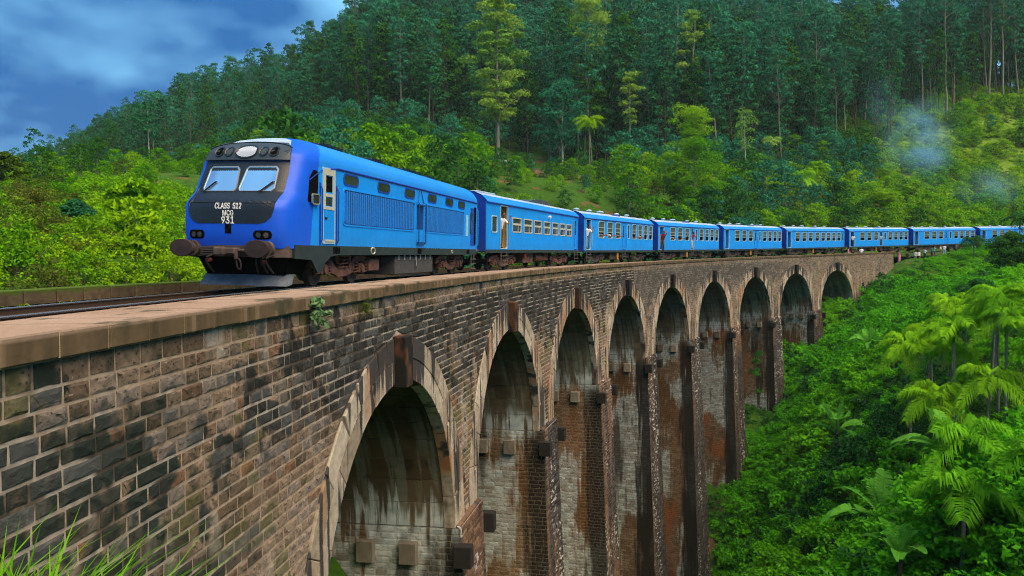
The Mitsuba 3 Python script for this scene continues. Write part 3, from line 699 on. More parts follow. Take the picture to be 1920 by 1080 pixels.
def window(bag, x0, z0, x1, z1, kind, parent=None):
    """frame proud of the wall, pane set back in the opening"""
    fm = {'tall': 'frame_blue', 'low': 'frame_pale', 'small': 'frame_blue', 'port': 'frame_pale'}[kind]
    r = {'tall': 0.16, 'low': 0.04, 'small': 0.08, 'port': 0.11}[kind]
    o = rrect(x0, z0, x1, z1, r)
    bag.append(('window', parent, mikit.ply(yplate(o.buffer(0.045).difference(o.buffer(-0.012)), -0.022, 0.05), 'material_' + fm)))
    w = len(bag) - 1
    zm = z0 + (z1 - z0) * {'tall': 0.36, 'low': 0.56, 'small': 0.5, 'port': 0}[kind]
    if kind == 'tall':
        bag.append(('shutter', w, mikit.ply(yplate(o.intersection(sg.box(x0, zm, x1, z1 + 1)), 0.025, 0.04), 'material_shutter_green')))
        mb = MB()
        for q in (0.0, 0.26, 0.78): mb.box((x0, -0.005, zm + q * (z1 - z0) - 0.02), (x1, 0.03, zm + q * (z1 - z0) + 0.02))
        bag.append(('bar', w, mb.ply('frame_pale')))
    elif kind == 'low':
        bag.append(('pane', w, mikit.ply(yplate(o, 0.03, 0.04), 'material_glass_dark')))
        mb = MB(); mb.box((x0 - 0.03, -0.02, zm - 0.05), (x1 + 0.03, 0.025, zm + 0.05)); mb.box((x0 + 0.70 * (x1 - x0) - 0.015, 0.0, z0), (x0 + 0.70 * (x1 - x0) + 0.015, 0.03, zm))
        bag.append(('bar', w, mb.ply('frame_pale')))
    else:
        bag.append(('pane', w, mikit.ply(yplate(o, 0.02, 0.035), 'material_glass_dark')))
    return o

def coach_parts(kind):
    bag, holes = [], []
    bag.append(('side_wall', None, None))
    closed_doors, open_doors, wins = [], [], []
    if kind == 'first':
        open_doors = [(1.95, 2.95)]; closed_doors = [(16.30, 17.15)]
        for a, b in ((3.77, 5.12), (5.64, 7.03), (7.50, 8.80), (9.36, 10.60), (11.14, 12.31), (12.78, 13.95), (14.39, 15.55)): wins.append((a, 2.03, b, 2.72, 'low'))
        wins.append((0.72, 1.95, 1.42, 2.70, 'small'))
    elif kind == 'standard':
        open_doors = [(0.40, 1.32)]; closed_doors = [(8.55, 9.30)]
        for a, b in ((2.98, 4.22), (4.94, 6.12), (6.86, 8.00), (11.10, 12.20), (12.80, 13.85), (14.46, 15.48), (16.02, 17.02)): wins.append((a, 2.02, b, 3.20, 'tall'))
        wins.append((9.88, 2.05, 10.36, 3.12, 'small'))
    elif kind == 'open':
        open_doors = [(0.40, 1.32), (8.58, 9.25)]
        for a, b in ((2.98, 4.22), (4.94, 6.12), (6.86, 8.00), (11.10, 12.20), (12.80, 13.85), (14.46, 15.48), (16.02, 17.02)): wins.append((a, 2.02, b, 3.20, 'tall'))
        wins.append((9.88, 2.05, 10.36, 3.12, 'small'))
    else:
        open_doors = [(0.28, 1.18)]; closed_doors = [(16.42, 17.10)]
        for a, b in ((2.46, 3.59), (4.35, 5.50), (6.18, 7.32), (8.10, 9.25), (9.92, 11.0), (11.58, 12.68), (13.25, 14.32), (14.94, 16.0)): wins.append((a, 2.0, b, 3.14, 'tall'))
    wall = sg.box(0, 1.09, L, 3.36)
    for w in wins: wall = wall.difference(window(bag, *w))
    for a, b in open_doors:
        wall = wall.difference(rrect(a, 1.14, b, 3.24, 0.05))
        mb = MB()
        mb.raw(*yplate(rrect(a - 0.05, 1.12, b + 0.05, 3.29, 0.06).difference(rrect(a, 1.17, b, 3.24, 0.05)), -0.02, 0.07))
        bag.append(('door_frame', None, mb.ply('frame_blue')))
        q = len(bag) - 1
        mb = MB(); mb.raw(*yplate(sg.box(a + 0.01, 1.17, a + 0.02 + 0.42 * (b - a), 1.98), 0.12, 0.15)) if kind == 'first' else mb.raw(*yplate(sg.box(b - 0.05, 1.17, b, 3.2), 0.06, 0.5))
        bag.append(('door', q, mb.ply('box_grey' if kind == 'first' else 'light_blue')))
        mb = MB()
        for x in (a - 0.11, b + 0.11): mb.tube([(x, -0.02, 1.3), (x, -0.075, 1.36), (x, -0.075, 2.5), (x, -0.02, 2.56)], 0.018, 5)
        bag.append(('handrail', q, mb.ply('silver' if kind == 'first' else 'frame_blue')))
        ladder(bag, a + 0.05, b - 0.1, 0.32, 0.98)
    for a, b in closed_doors:
        o = rrect(a, 1.16, b, 3.27, 0.05)
        wall = wall.difference(o)
        win = rrect(a + 0.2, 2.1, b - 0.2, 3.05, 0.08)
        bag.append(('door', None, mikit.ply(yplate(o.buffer(-0.012).difference(win), 0.03, 0.06), 'material_light_blue')))
        q = len(bag) - 1
        bag.append(('pane', q, mikit.ply(yplate(win, 0.045, 0.055), 'material_glass_dark')))
        mb = MB()
        for x in (a - 0.08, b + 0.08): mb.tube([(x, -0.02, 1.3), (x, -0.07, 1.36), (x, -0.07, 2.4), (x, -0.02, 2.46)], 0.016, 5)
        mb.box((a, -0.03, 1.13), (b, 0.03, 1.16))
        bag.append(('handrail', q, mb.ply('end_blue')))
        ladder(bag, a + 0.08, b - 0.08, 0.32, 0.98)
    v, f = yplate(wall, 0.0, 0.05)
    bag[0] = ('side_wall', None, mikit.ply((v, f), 'material_light_blue'))
    # inside: a lining the windows look into
    mb = MB(); mb.box((0.06, 0.75, 1.12), (L - 0.06, 0.80, 3.3)); mb.box((0.06, 0.06, 1.10), (L - 0.06, 2.8, 1.14)); mb.box((0.06, 0.06, 3.26), (L - 0.06, 2.8, 3.30))
    for x in np.arange(1.6, L - 0.5, 1.9): mb.box((x, 0.35, 1.14), (x + 0.06, 0.75, 2.3))
    bag.append(('lining', None, mb.ply('interior')))
    if kind == 'first':
        mb = MB(); mb.box((1.6, 0.70, 1.15), (3.2, 0.74, 3.25)); mb.box((3.02, 0.08, 1.15), (3.06, 0.74, 3.25))
        bag.append(('vestibule', None, mb.ply('cabin_yellow')))
    # far side, ends, floor
    mb = MB(); mb.box((0, TW - 0.05, 1.09), (L, TW, 3.36))
    bag.append(('outer_wall', None, mb.ply('light_blue')))
    prof = [(0, 1.0), (0, 3.36), (0.06, 3.50), (0.25, 3.68), (0.60, 3.83), (1.0, 3.91), (1.45, 3.94)]
    prof = prof + [(TW - y, z) for y, z in prof[-2::-1]]
    P = sg.Polygon(prof)
    def end(x0, x1):
        m = poly_prism(P.buffer(-0.02), x1 - x0); q = m.vertices
        return np.stack([x0 + q[:, 2], q[:, 0], q[:, 1]], -1), m.faces
    for x0, x1 in ((0.0, 0.06), (L - 0.06, L)):
        mb = MB(); mb.raw(*end(x0, x1)); bag.append(('end_wall', None, mb.ply('end_blue')))
        q = len(bag) - 1; o = -1 if x0 == 0 else 1; x = 0 if x0 == 0 else L
        mb = MB()
        for j in range(4):
            a, b = sorted((x + o * (0.02 + 0.13 * j), x + o * (0.10 + 0.13 * j)))
            mb.box((a, 0.85, 1.05), (b, 2.05, 3.25), 0.03)
        bag.append(('gangway', q, mb.ply('end_rubber')))
        mb = MB()
        for y in (0.47, 2.43):
            mb.cyl((x, y, 1.02), (x + o * 0.42, y, 1.02), 0.09, 10); mb.cyl((x + o * 0.42, y, 1.02), (x + o * 0.47, y, 1.02), 0.2, 16)
        bag.append(('buffer', q, mb.ply('bogie_grey', smooth=35)))
    rp = np.array(prof[1:-1]); rp = np.vstack([[(-0.05, 3.33)], [(-0.05, 3.38)], rp[1:-1], [(TW + 0.05, 3.38)], [(TW + 0.05, 3.33)]])
    side, crown = MB(), MB()
    k = len(rp)
    xs = np.linspace(-0.03, L + 0.03, 9)
    V = np.array([[(x, y, z) for y, z in rp] for x in xs])
    for i in range(len(xs) - 1):
        for j in range(k - 1):
            q = np.array([V[i, j], V[i + 1, j], V[i + 1, j + 1], V[i, j + 1]])
            (side if (j < 3 or j > k - 5) else crown).raw(q, [[0, 1, 2, 3]])
    def weld(mb, m_):
        v, f, u = mb.arrays(); t = trimesh.Trimesh(v, f); t.merge_vertices(); return mikit.ply(t, m_, smooth=40)
    bag.append(('roof', None, weld(crown, 'material_roof_blue')))
    rf = len(bag) - 1
    bag.append(('roof_edge', rf, weld(side, 'material_loco_roof')))
    mb = MB(); mb.box((0, -0.075, 3.315), (L, 0.0, 3.35)); bag.append(('gutter', rf, mb.ply('end_blue')))
    if kind == 'first':
        mb = MB(); a = np.linspace(0, 1, 9)
        top = np.stack([9.0 + a * 4.6, 3.90 + 0.24 * np.sin(a * PI) ** 0.7], -1)
        m = sg.Polygon(list(map(tuple, top)) + [(13.6, 3.6), (9.0, 3.6)]); mb.raw(*yplate(m, 0.75, 2.2))
        bag.append(('roof_hatch', rf, mb.ply('visor_grey', smooth=30)))
        mb = MB(); mb.box((1.0, 0.9, 3.9), (3.6, 2.0, 3.97), 0.02); bag.append(('roof_hatch', rf, mb.ply('roof_blue')))
        mb = MB(); mb.cyl((10.25, 0.0, 3.06), (10.25, -0.16, 3.04), 0.06, 12, 0.09); mb.box((10.2, -0.05, 2.96), (10.3, 0.0, 3.12))
        bag.append(('lamp', None, mb.ply('letter_white')))
    else:
        for x, y in ((1.3, 1.1), (3.9, 1.1), (6.3, 1.1), (10.3, 1.1), (13.0, 1.1)):
            mb = MB(); r = 0.30 if x == 6.3 else 0.22
            mb.cyl((x, y, 3.86), (x, y, 4.0), 0.12, 12); mb.tube([(x, y, 4.0), (x, y, 4.03), (x, y, 4.08), (x, y, 4.13)], [r, r, r * 0.75, 0.02], 14)
            bag.append(('roof_vent', rf, mb.ply('roof_blue', smooth=40)))
        mb = MB(); mb.box((7.6, 0.5, 3.80), (9.4, 0.66, 3.86), 0.01); bag.append(('roof_hatch', rf, mb.ply('end_blue')))
    # below the floor
    mb = MB(); mb.box((0, 0.0, 0.93), (L, 0.10, 1.10)); mb.box((0, TW - 0.10, 0.93), (L, TW, 1.10)); mb.box((0, 0.1, 0.98), (L, TW - 0.1, 1.08))
    bag.append(('sole_bar', None, mb.ply('skirt')))
    bogie(bag, 2.1, 2.5, 'b', 'bogie_brown' if kind == 'first' else 'bogie_grey'); bogie(bag, L - 4.6, 2.5, 'b', 'bogie_brown' if kind == 'first' else 'bogie_grey')
    mb = MB(); mb.box((6.6, 0.35, 0.35), (8.4, 2.4, 0.93), 0.03); mb.cyl((9.0, 0.55, 0.62), (10.2, 0.55, 0.62), 0.24, 14); mb.box((10.6, 0.4, 0.45), (11.6, 2.3, 0.93), 0.03)
    bag.append(('equipment_box', None, mb.ply('bogie_brown' if kind == 'first' else 'bogie_grey', smooth=30)))
    if kind == 'first':
        mb = MB(); mb.cyl((6.3, 0.16, 0.62), (6.3, 0.16, 0.90), 0.10, 10); bag.append(('fire_bottle', None, mb.ply('red_oxide', smooth=30)))
    else:
        mb = MB(); a = np.linspace(0, 2 * PI, 17)
        mb.tube(np.stack([7.72 + 0.2 * np.cos(a), 0 * a + 0.1, 0.62 + 0.26 * np.sin(a)], -1), 0.05, 6); mb.tube([(7.72, 0.1, 0.36), (7.72, 0.1, 0.90)], 0.04, 6)
        bag.append(('hand_wheel', None, mb.ply('ochre')))
    return bag

def put(bag, key, m):
    names = []
    for name, par, d in bag:
        names.append(add(name, d, None, key if par is None else names[par], tw=m))
    return names

train_group = 'blue passenger coaches of the train'
BAGS = {k: coach_parts(k) for k in ('first', 'standard', 'open', 'long')}
coach_says = [('first', 'blue coach directly behind the engine, with low pale framed windows'),
              ('standard', 'second blue coach behind the engine, arms out of its tall shuttered windows'),
              ('open', 'third blue coach behind the engine, a person in maroon hanging from its front door'),
              ('standard', 'fourth blue coach behind the engine, without anyone in its closed doors'),
              ('long', 'fifth blue coach behind the engine, with eight tall windows in one unbroken row'),
              ('open', 'sixth blue coach behind the engine, a white shirted person in its front door'),
              ('standard', 'seventh blue coach behind the engine, above the crowd at the viaduct end'),
              ('standard', 'last blue coach in view, half hidden by shrubs beyond the viaduct end')]
coaches = []
for i, (kind, says) in enumerate(coach_says):
    c = thing('passenger_coach', says, 'railway coach', train_group)
    put(BAGS[kind], c, place_vehicle(i + 1)); coaches.append(c)

# ---------------------------------------------------------------- the engine
loco = thing('locomotive', 'blue diesel railcar engine with black front panel leading the train over the viaduct', 'locomotive')
LM = place_vehicle(0)
YC = TW / 2
_xf = (np.array([0.9, 1.08, 1.3, 1.6, 1.95, 2.10, 2.20, 2.36, 2.6, 3.05, 3.35, 3.56, 3.77, 3.90, 3.95]), np.array([-0.20, -0.26, -0.31, -0.33, -0.325, -0.30, -0.16, 0.06, 0.19, 0.43, 0.55, 0.83, 1.28, 1.8, 2.4]))
def xfront(z): return np.interp(z, *_xf)
def halfw(z): return np.where(z < 3.12, TW / 2, TW / 2 * np.maximum(1 - (np.maximum(z - 3.12, 0) / 0.835) ** 2.2, 0) ** (1 / 2.2))
DEP, PW = 1.0, 4.0
def nose(y, z, out=0.0):
    """the nose's surface at (y from the centre line, z), moved outward by out"""
    y, z = np.asarray(y, float), np.asarray(z, float)
    def X(y, z):
        t = np.clip(np.abs(y) / np.maximum(halfw(z), 1e-6), 0, 1)
        return xfront(z) + DEP * (1 - np.maximum(1 - t ** PW, 0) ** (1 / PW))
    e = 0.01
    gy, gz = (X(y + e, z) - X(y - e, z)) / (2 * e), (X(y, z + e) - X(y, z - e)) / (2 * e)
    n = np.stack([-np.ones_like(gy), gy, gz], -1); n /= np.linalg.norm(n, axis=-1, keepdims=True)
    return np.stack([X(y, z), y + YC, z], -1) + n * np.asarray(out)[..., None]
def on_nose(poly, out, thick, edge=0.09):
    """a polygon in (y, z) laid on the nose as a sheet with an edge"""
    ms = []
    for g in getattr(poly, 'geoms', [poly]):
        m = trimesh.creation.extrude_polygon(g.segmentize(edge), 1.0, engine='earcut')
        v, f = m.vertices, m.faces
        for _ in range(6):
            # split long triangles in the plane until the sheet can follow the curve
            ed = np.linalg.norm(v[f][:, [1, 2, 0], :2] - v[f][:, :, :2], axis=2)
            if ed.max() < 2 * edge: break
            v, f = trimesh.remesh.subdivide(v, f, face_index=np.nonzero(ed.max(1) > 2 * edge)[0])[:2]
        ms.append((v, f))
    mb = MB()
    for v, f in ms: mb.raw(nose(v[:, 0], v[:, 1], out - thick + v[:, 2] * thick), f[:, ::-1])
    return mb

zr = np.r_[np.linspace(1.0, 3.1, 15), np.linspace(3.12, 3.95, 18)]
tt = np.sin(np.linspace(-PI / 2, PI / 2, 61)); tt = np.sign(tt) * np.abs(tt) ** 0.85
def bound(z): return np.maximum(1.02 + 0.16 * (z - 1.0), xfront(z) + DEP + 0.02)
rows = []
for z in zr:
    hw = float(halfw(z)); y = tt * max(hw, 0.02)
    x = xfront(z) + DEP * (1 - np.maximum(1 - np.abs(tt) ** PW, 0) ** (1 / PW))
    xb = float(bound(z))
    rows.append(np.vstack([[(L, y[0] + YC, z)], [(xb, y[0] + YC, z)], np.stack([x, y + YC, np.full_like(y, z)], -1), [(xb, y[-1] + YC, z)], [(L, y[-1] + YC, z)]]))
V = np.array(rows); nr, ncol = V.shape[:2]
nb, sb, rb = [], [], []
for i in range(nr - 1):
    for j in range(ncol - 1):
        q = [i * ncol + j, (i + 1) * ncol + j, (i + 1) * ncol + j + 1, i * ncol + j + 1]
        (sb if j in (0, ncol - 2) and zr[i] < 3.1 else rb if j in (0, ncol - 2) else nb).append(q)
Vf = V.reshape(-1, 3)
add('side_wall', (Vf, np.array(sb)), 'light_blue', loco, smooth=30, tw=LM)
add('nose', (Vf, np.array(nb)), 'nose_blue', loco, smooth=45, tw=LM)
add('roof', (Vf, np.array(rb)), 'loco_roof', loco, smooth=60, tw=LM)
mb = MB(); mb.raw([(L, 0, 1.0), (L, TW, 1.0), (L, TW, 3.1), (L, 0, 3.1), (L, 0.6, 3.8), (L, TW - 0.6, 3.8)], [[0, 1, 2, 3], [3, 2, 5, 4]])
for j in range(3): mb.box((L + 0.02 + 0.14 * j, 0.85, 1.05), (L + 0.1 + 0.14 * j, 2.05, 3.3), 0.03)
mb.build('end_wall', 'end_blue', loco, tw=LM)
# gutter line over the side, arching round the cab corner
pts = [(2.1, -0.015, 3.10)] + [(x, -0.02, 3.17) for x in np.linspace(2.6, L, 12)]
mb = MB(); mb.tube(pts, 0.028, 6); mb.build('gutter', 'end_blue', loco, tw=LM)
mb = MB(); t = np.linspace(0, 1, 9); mb.tube(np.stack([0.95 + 1.3 * t, 0 * t - 0.012, 2.72 + 0.42 * np.sin(t * PI / 2)], -1), 0.014, 5); mb.build('cab_moulding', 'end_blue', loco, tw=LM)
# black front panel with visor, windscreens, lamps and lettering
_half = [(0.0, 1.575), (0.80, 1.575), (0.96, 1.62), (1.08, 1.74), (1.14, 1.92), (1.17, 2.3), (1.17, 2.8), (1.14, 3.1), (1.12, 3.3), (1.06, 3.46), (0.90, 3.58), (0, 3.63)]
panel = sg.Polygon(_half + [(-a, b) for a, b in _half[-2:0:-1]])
lower, visor = panel.intersection(sg.box(-2, 0, 2, 3.14)), panel.intersection(sg.box(-2, 3.15, 2, 5))
pk = add('front_panel', dict(on_nose(lower, 0.010, 0.02).ply('panel_black', smooth=25)), None, loco, tw=LM)
vk = add('visor', dict(on_nose(visor, 0.075, 0.09).ply('visor_grey', smooth=25)), None, loco, tw=LM)
mb = MB(); t = np.linspace(-1, 1, 25)
mb.tube(nose(1.10 * t, 3.585 - 0.06 * t ** 2 - 0.10 * t ** 6, 0.085), 0.012, 5); mb.build('roof_seam', 'panel_black', vk, tw=LM)
add('roof_cap', dict(on_nose(sg.Polygon([(-0.92, 3.60), (0, 3.65), (0.92, 3.60), (0.75, 3.76), (0.4, 3.86), (0, 3.89), (-0.4, 3.86), (-0.75, 3.76)]), 0.012, 0.02).ply('roof_blue', smooth=40)), None, loco, tw=LM)
for sgn in (1, -1):
    q = sg.Polygon([(0.09, 2.38), (0.88, 2.38), (0.93, 2.45), (0.90, 2.92), (0.85, 2.97), (0.17, 2.97), (0.12, 2.92), (0.06, 2.45)]).buffer(0.04).buffer(-0.03)
    q = shapely.affinity.scale(q, sgn, 1, origin=(0, 0)) if sgn < 0 else q
    wk = add('windscreen', dict(on_nose(q, 0.022, 0.012).ply('windscreen', smooth=25)), None, loco, tw=LM)
    add('frame', dict(on_nose(q.buffer(0.020).difference(q.buffer(-0.004)), 0.035, 0.04, 0.12).ply('silver', smooth=30)), None, wk, tw=LM)
    top = q.intersection(sg.box(-2, 2.87, 2, 3.2)).buffer(-0.02)
    add('sun_blind', dict(on_nose(top, 0.026, 0.01).ply('panel_black')), None, wk, tw=LM)
    mb = MB()
    for o in (0, 0.035): mb.tube(nose(np.linspace(-0.62, -0.92, 6) + o + (1.52 if sgn > 0 else 0), np.linspace(2.32, 2.60, 6), 0.05), 0.010, 5)
    mb.build('wiper', 'rubber', wk, tw=LM)
for y, r, rz, kind in ((0, 0.28, 0.14, 'head'), (0.47, 0.09, 0.085, 'ring'), (-0.47, 0.09, 0.085, 'ring'), (0.74, 0.095, 0.09, 'dark'), (-0.74, 0.095, 0.09, 'dark')):
    o = shapely.affinity.scale(sg.Point(y, 3.34 if kind == 'head' else 3.34).buffer(1, quad_segs=10), r, rz)
    hk = add('headlight' if kind == 'head' else 'marker_lamp', dict(on_nose(o.buffer(0.022).difference(o.buffer(-0.01)), 0.10, 0.05, 0.1).ply('panel_black', smooth=30)), None, loco, tw=LM)
    add('lens', dict(on_nose(o, 0.088, 0.03, 0.1).ply({'head': 'lens', 'ring': 'visor_grey', 'dark': 'black_void'}[kind], smooth=30)), None, hk, tw=LM)
def letters(text, z, h, width):
    m = meshkit.text_mesh(text, h, 0.004, bold=True); v = m.vertices
    v = v - [0.5 * (v[:, 0].min() + v[:, 0].max()), 0, 0]
    v[:, 0] *= width / (v[:, 0].max() - v[:, 0].min())
    # read from the front: text runs towards the near side (smaller Y)
    add('lettering', (nose(-v[:, 0], z + v[:, 1], 0.012 + v[:, 2]), m.faces), 'letter_white', pk, tw=LM)
letters('CLASS  S12', 1.93, 0.135, 0.70); letters('MCG', 1.765, 0.125, 0.29); letters('931', 1.575, 0.165, 0.34)
add('front_notch', dict(on_nose(rrect(-0.08, 1.34, 0.08, 1.56, 0.01), 0.012, 0.02).ply('black_void')), None, loco, tw=LM)
for sgn in (1, -1):
    y = sgn * 0.87
    lk = add('tail_lamp', dict(on_nose(rrect(y - 0.22, 1.21, y + 0.22, 1.42, 0.09), 0.012, 0.02).ply('black_void')), None, loco, tw=LM)
    for o in (-0.09, 0.09):
        add('lens', dict(on_nose(sg.Point(y + o, 1.31).buffer(0.06), 0.02, 0.012, 0.1).ply('box_grey' if o * sgn > 0 else 'visor_grey', smooth=30)), None, lk, tw=LM)
mb = MB(); mb.raw(nose(np.array([-1.3, 1.3, 1.3, -1.3]), np.array([1.12, 1.12, 1.13, 1.13]), 0.012), [[0, 1, 2, 3]])
add('front_seam', dict(on_nose(sg.box(-1.08, 2.06, 1.08, 2.072), 0.013, 0.01, 0.12).ply('black_void')), None, pk, tw=LM)
# headstock, buffers, coupling, hoses, plough
FM = LM @ np.array([[1, 0, 0, -0.25], [0, 1, 0, 0], [0, 0, 1, 0], [0, 0, 0, 1.0]])
mb = MB(); v = [(0.0 + 0.30 * abs(a) ** 4, YC + a * 1.38) for a in np.linspace(-1, 1, 9)]
for (x0, y0), (x1, y1) in zip(v[:-1], v[1:]):
    mb.raw([(x0, y0, 0.78), (x1, y1, 0.78), (x1, y1, 1.06), (x0, y0, 1.06), (1.0, y0, 0.78), (1.0, y1, 0.78), (1.0, y1, 1.06), (1.0, y0, 1.06)], [[0, 3, 2, 1], [3, 7, 6, 2], [0, 1, 5, 4], [0, 4, 7, 3], [1, 2, 6, 5]])
hk = mb.build('headstock', 'bogie_grey', loco, tw=FM)
mb = MB()
for j in range(4): mb.box((-0.07, YC + 0.18, 0.82 + 0.055 * j), (-0.02, YC + 0.75, 0.845 + 0.055 * j), 0.006)
mb.build('grille', 'box_grey', hk, tw=FM)
for sgn in (1, -1):
    y = YC + sgn * 0.98
    mb = MB(); mb.cyl((0.0, y, 0.98), (-0.42, y, 0.98), 0.13, 16); mb.cyl((0.05, y, 0.98), (-0.08, y, 0.98), 0.19, 16)
    bk = mb.build('buffer', 'bogie_grey', loco, smooth=35, tw=FM)
    a = np.linspace(0, 2 * PI, 33)[:-1]
    rings = [(-0.42, 1.0), (-0.475, 1.0), (-0.49, 0.96), (-0.50, 0.0)]
    Vb = np.vstack([np.stack([np.full(32, x), y + 0.315 * k * np.cos(a), 0.98 + 0.21 * k * np.sin(a)], -1) for x, k in rings])
    i = np.arange(32); F = np.vstack([np.stack([q * 32 + i, q * 32 + (i + 1) % 32, (q + 1) * 32 + (i + 1) % 32, (q + 1) * 32 + i], 1) for q in range(3)])
    add('buffer_head', (Vb, F), 'buffer_face', bk, smooth=40, tw=FM)
mb = MB(); mb.box((-0.30, YC - 0.30, 0.84), (0.0, YC + 0.22, 1.0), 0.03); mb.box((-0.42, YC - 0.08, 0.80), (-0.25, YC + 0.20, 1.02), 0.04); mb.box((-0.16, YC - 0.62, 0.90), (0, YC - 0.3, 0.97), 0.02)
ck = mb.build('coupler', 'bogie_grey', loco, smooth=30, tw=FM)
a = np.linspace(0, 2 * PI, 13)
mb = MB(); mb.tube(np.stack([-0.30 + 0 * a, YC - 0.36 + 0.055 * np.cos(a) - 0.10 * (0.6 - 0.2 * np.sin(a)), 0.62 + 0.13 * np.sin(a)], -1), 0.02, 6); mb.tube([(-0.2, YC - 0.28, 0.9), (-0.28, YC - 0.34, 0.72)], 0.05, 8)
mb.build('chain_link', 'buffer_face', ck, tw=FM)
mb = MB()
for y, d in ((0.42, 0.1), (-0.75, -0.05), (-1.0, 0.05), (-1.15, 0.1)):
    t = np.linspace(0, 1, 9); mb.tube(np.stack([0.0 - 0.18 * np.sin(t * PI), YC + y + d * np.sin(t * PI), 0.82 - 0.42 * t + 0.1 * np.sin(t * PI)], -1), 0.025, 6)
mb.build('hose', 'rubber', hk, tw=FM)
mb = MB(); mb.cyl((-0.02, YC - 0.95, 0.66), (-0.12, YC - 0.95, 0.66), 0.05, 10); mb.cyl((-0.02, YC + 0.5, 0.70), (-0.1, YC + 0.5, 0.70), 0.05, 10); mb.build('hose_cock', 'red_oxide', hk, tw=FM)
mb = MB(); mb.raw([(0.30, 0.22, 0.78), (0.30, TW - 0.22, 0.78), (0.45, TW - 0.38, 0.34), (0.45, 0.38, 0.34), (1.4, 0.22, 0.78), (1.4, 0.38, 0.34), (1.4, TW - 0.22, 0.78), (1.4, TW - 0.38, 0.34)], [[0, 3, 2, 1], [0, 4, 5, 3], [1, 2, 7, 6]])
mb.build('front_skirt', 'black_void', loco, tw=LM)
pl = [(0.30, 0.30), (0.24, YC), (0.30, TW - 0.30)]
mb = MB()
for th in (0.0, 0.03):
    mb.raw([(x + 0.22 * (z > 0.2) + th, YC + (y - YC) * (1.0 if z > 0.2 else 1.04), z) for z in (0.07, 0.36) for x, y in pl], [[0, 1, 4, 3], [1, 2, 5, 4]] if th else [[3, 4, 1, 0], [4, 5, 2, 1]])
mb.raw([(0.30, YC - 1.2, 0.07), (0.52, 0.30, 0.36), (0.80, 0.30, 0.36), (0.62, 0.28, 0.10)], [[0, 3, 2, 1]])
mb.build('plough', 'plow_grey', loco, tw=LM)
# side skirt with the wheel arch cut out
sk = sg.Polygon([(0.24, 1.09), (L - 0.1, 1.09), (L - 0.1, 0.84), (5.0, 0.84), (2.6, 0.84), (2.2, 0.80), (1.85, 0.62), (1.65, 0.38), (1.45, 0.38), (1.1, 0.72), (0.24, 0.76)])
mb = MB(); mb.raw(*yplate(sk, -0.006, 0.05)); mb.raw(*yplate(sk, TW - 0.05, TW + 0.006))
kk = mb.build('sole_bar', 'skirt', loco, tw=LM)
for x in (2.35, 9.2, 15.6):
    mb = MB(); mb.box((x, -0.012, 0.88), (x + 0.42, 0.0, 1.06)); mb.build('jacking_hole', 'black_void', kk, tw=LM)
mb = MB(); a = np.linspace(0, 2 * PI, 17); mb.tube(np.stack([5.1 + 0.16 * np.cos(a), -0.015 + 0 * a, 0.97 + 0.095 * np.sin(a)], -1), 0.022, 5); mb.tube(np.stack([13.4 + 0.1 * np.cos(a), -0.015 + 0 * a, 0.97 + 0.06 * np.sin(a)], -1), 0.016, 5); mb.build('filler_ring', 'frame_pale', kk, tw=LM)
# cab window and mirror, door with rails, portholes
def lside(poly, y0, y1, name, m_, par=loco):
    return add(name, yplate(poly, y0, y1), m_, par, tw=LM)
cw = sg.Polygon([(0.92, 2.22), (1.36, 2.22), (1.40, 2.9), (1.36, 2.96), (1.20, 2.96), (1.02, 2.78)]).buffer(0.04)
kw = lside(cw, -0.012, 0.0 + 0.1, 'cab_window', 'black_void')
mo = rrect(0.98, 2.12, 1.40, 2.40, 0.07)
km = lside(mo.difference(mo.buffer(-0.03)), -0.09, -0.05, 'mirror', 'silver')
lside(mo.buffer(-0.02), -0.075, -0.055, 'glass', 'panel_black', km)
do = sg.box(1.74, 1.16, 2.36, 3.06)
dk = lside(do.difference(sg.box(1.86, 2.50, 2.24, 2.92)).difference(sg.box(1.86, 2.14, 2.24, 2.36)), -0.02, 0.02, 'cab_door', 'light_blue')
lside(sg.box(1.72, 2.04, 2.38, 3.10).difference(sg.box(1.84, 2.46, 2.26, 2.94)).difference(sg.box(1.84, 2.12, 2.26, 2.38)), -0.034, -0.005, 'frame', 'frame_pale', dk)
lside(sg.box(1.83, 2.45, 2.27, 2.95), -0.012, -0.004, 'pane', 'black_void', dk)
lside(sg.box(1.83, 2.11, 2.27, 2.39), -0.012, -0.004, 'pane', 'glass_dark', dk)
lside(rrect(1.68, 1.14, 2.42, 3.13, 0.02).difference(sg.box(1.72, 1.2, 2.38, 3.10)), -0.03, 0.0, 'jamb', 'frame_blue', dk)
lside(sg.box(1.80, 1.20, 2.32, 1.25), -0.05, -0.015, 'sill', 'frame_pale', dk)
mb = MB(); mb.box((1.80, -0.05, 1.78), (1.92, -0.02, 1.84), 0.01); mb.build('handle', 'rubber', dk, tw=LM)
for x in (1.56, 2.54):
    mb = MB(); mb.box((x - 0.045, -0.012, 1.10), (x + 0.045, 0.01, 2.72), 0.005); mb.tube([(x, -0.02, 1.15), (x, -0.07, 1.25), (x, -0.07, 2.55), (x, -0.02, 2.65)], 0.02, 6)
    mb.build('handrail', 'end_blue', dk, tw=LM)
for x in (3.48, 5.94, 8.32, 10.76, 12.93, 14.70):
    o = rrect(x - 0.48, 2.80, x + 0.48, 3.07, 0.12)
    wk = lside(o.buffer(0.035).difference(o.buffer(-0.01)), -0.02, 0.0, 'porthole', 'end_blue')
    lside(o, -0.010, -0.002, 'pane', 'glass_dark', wk)
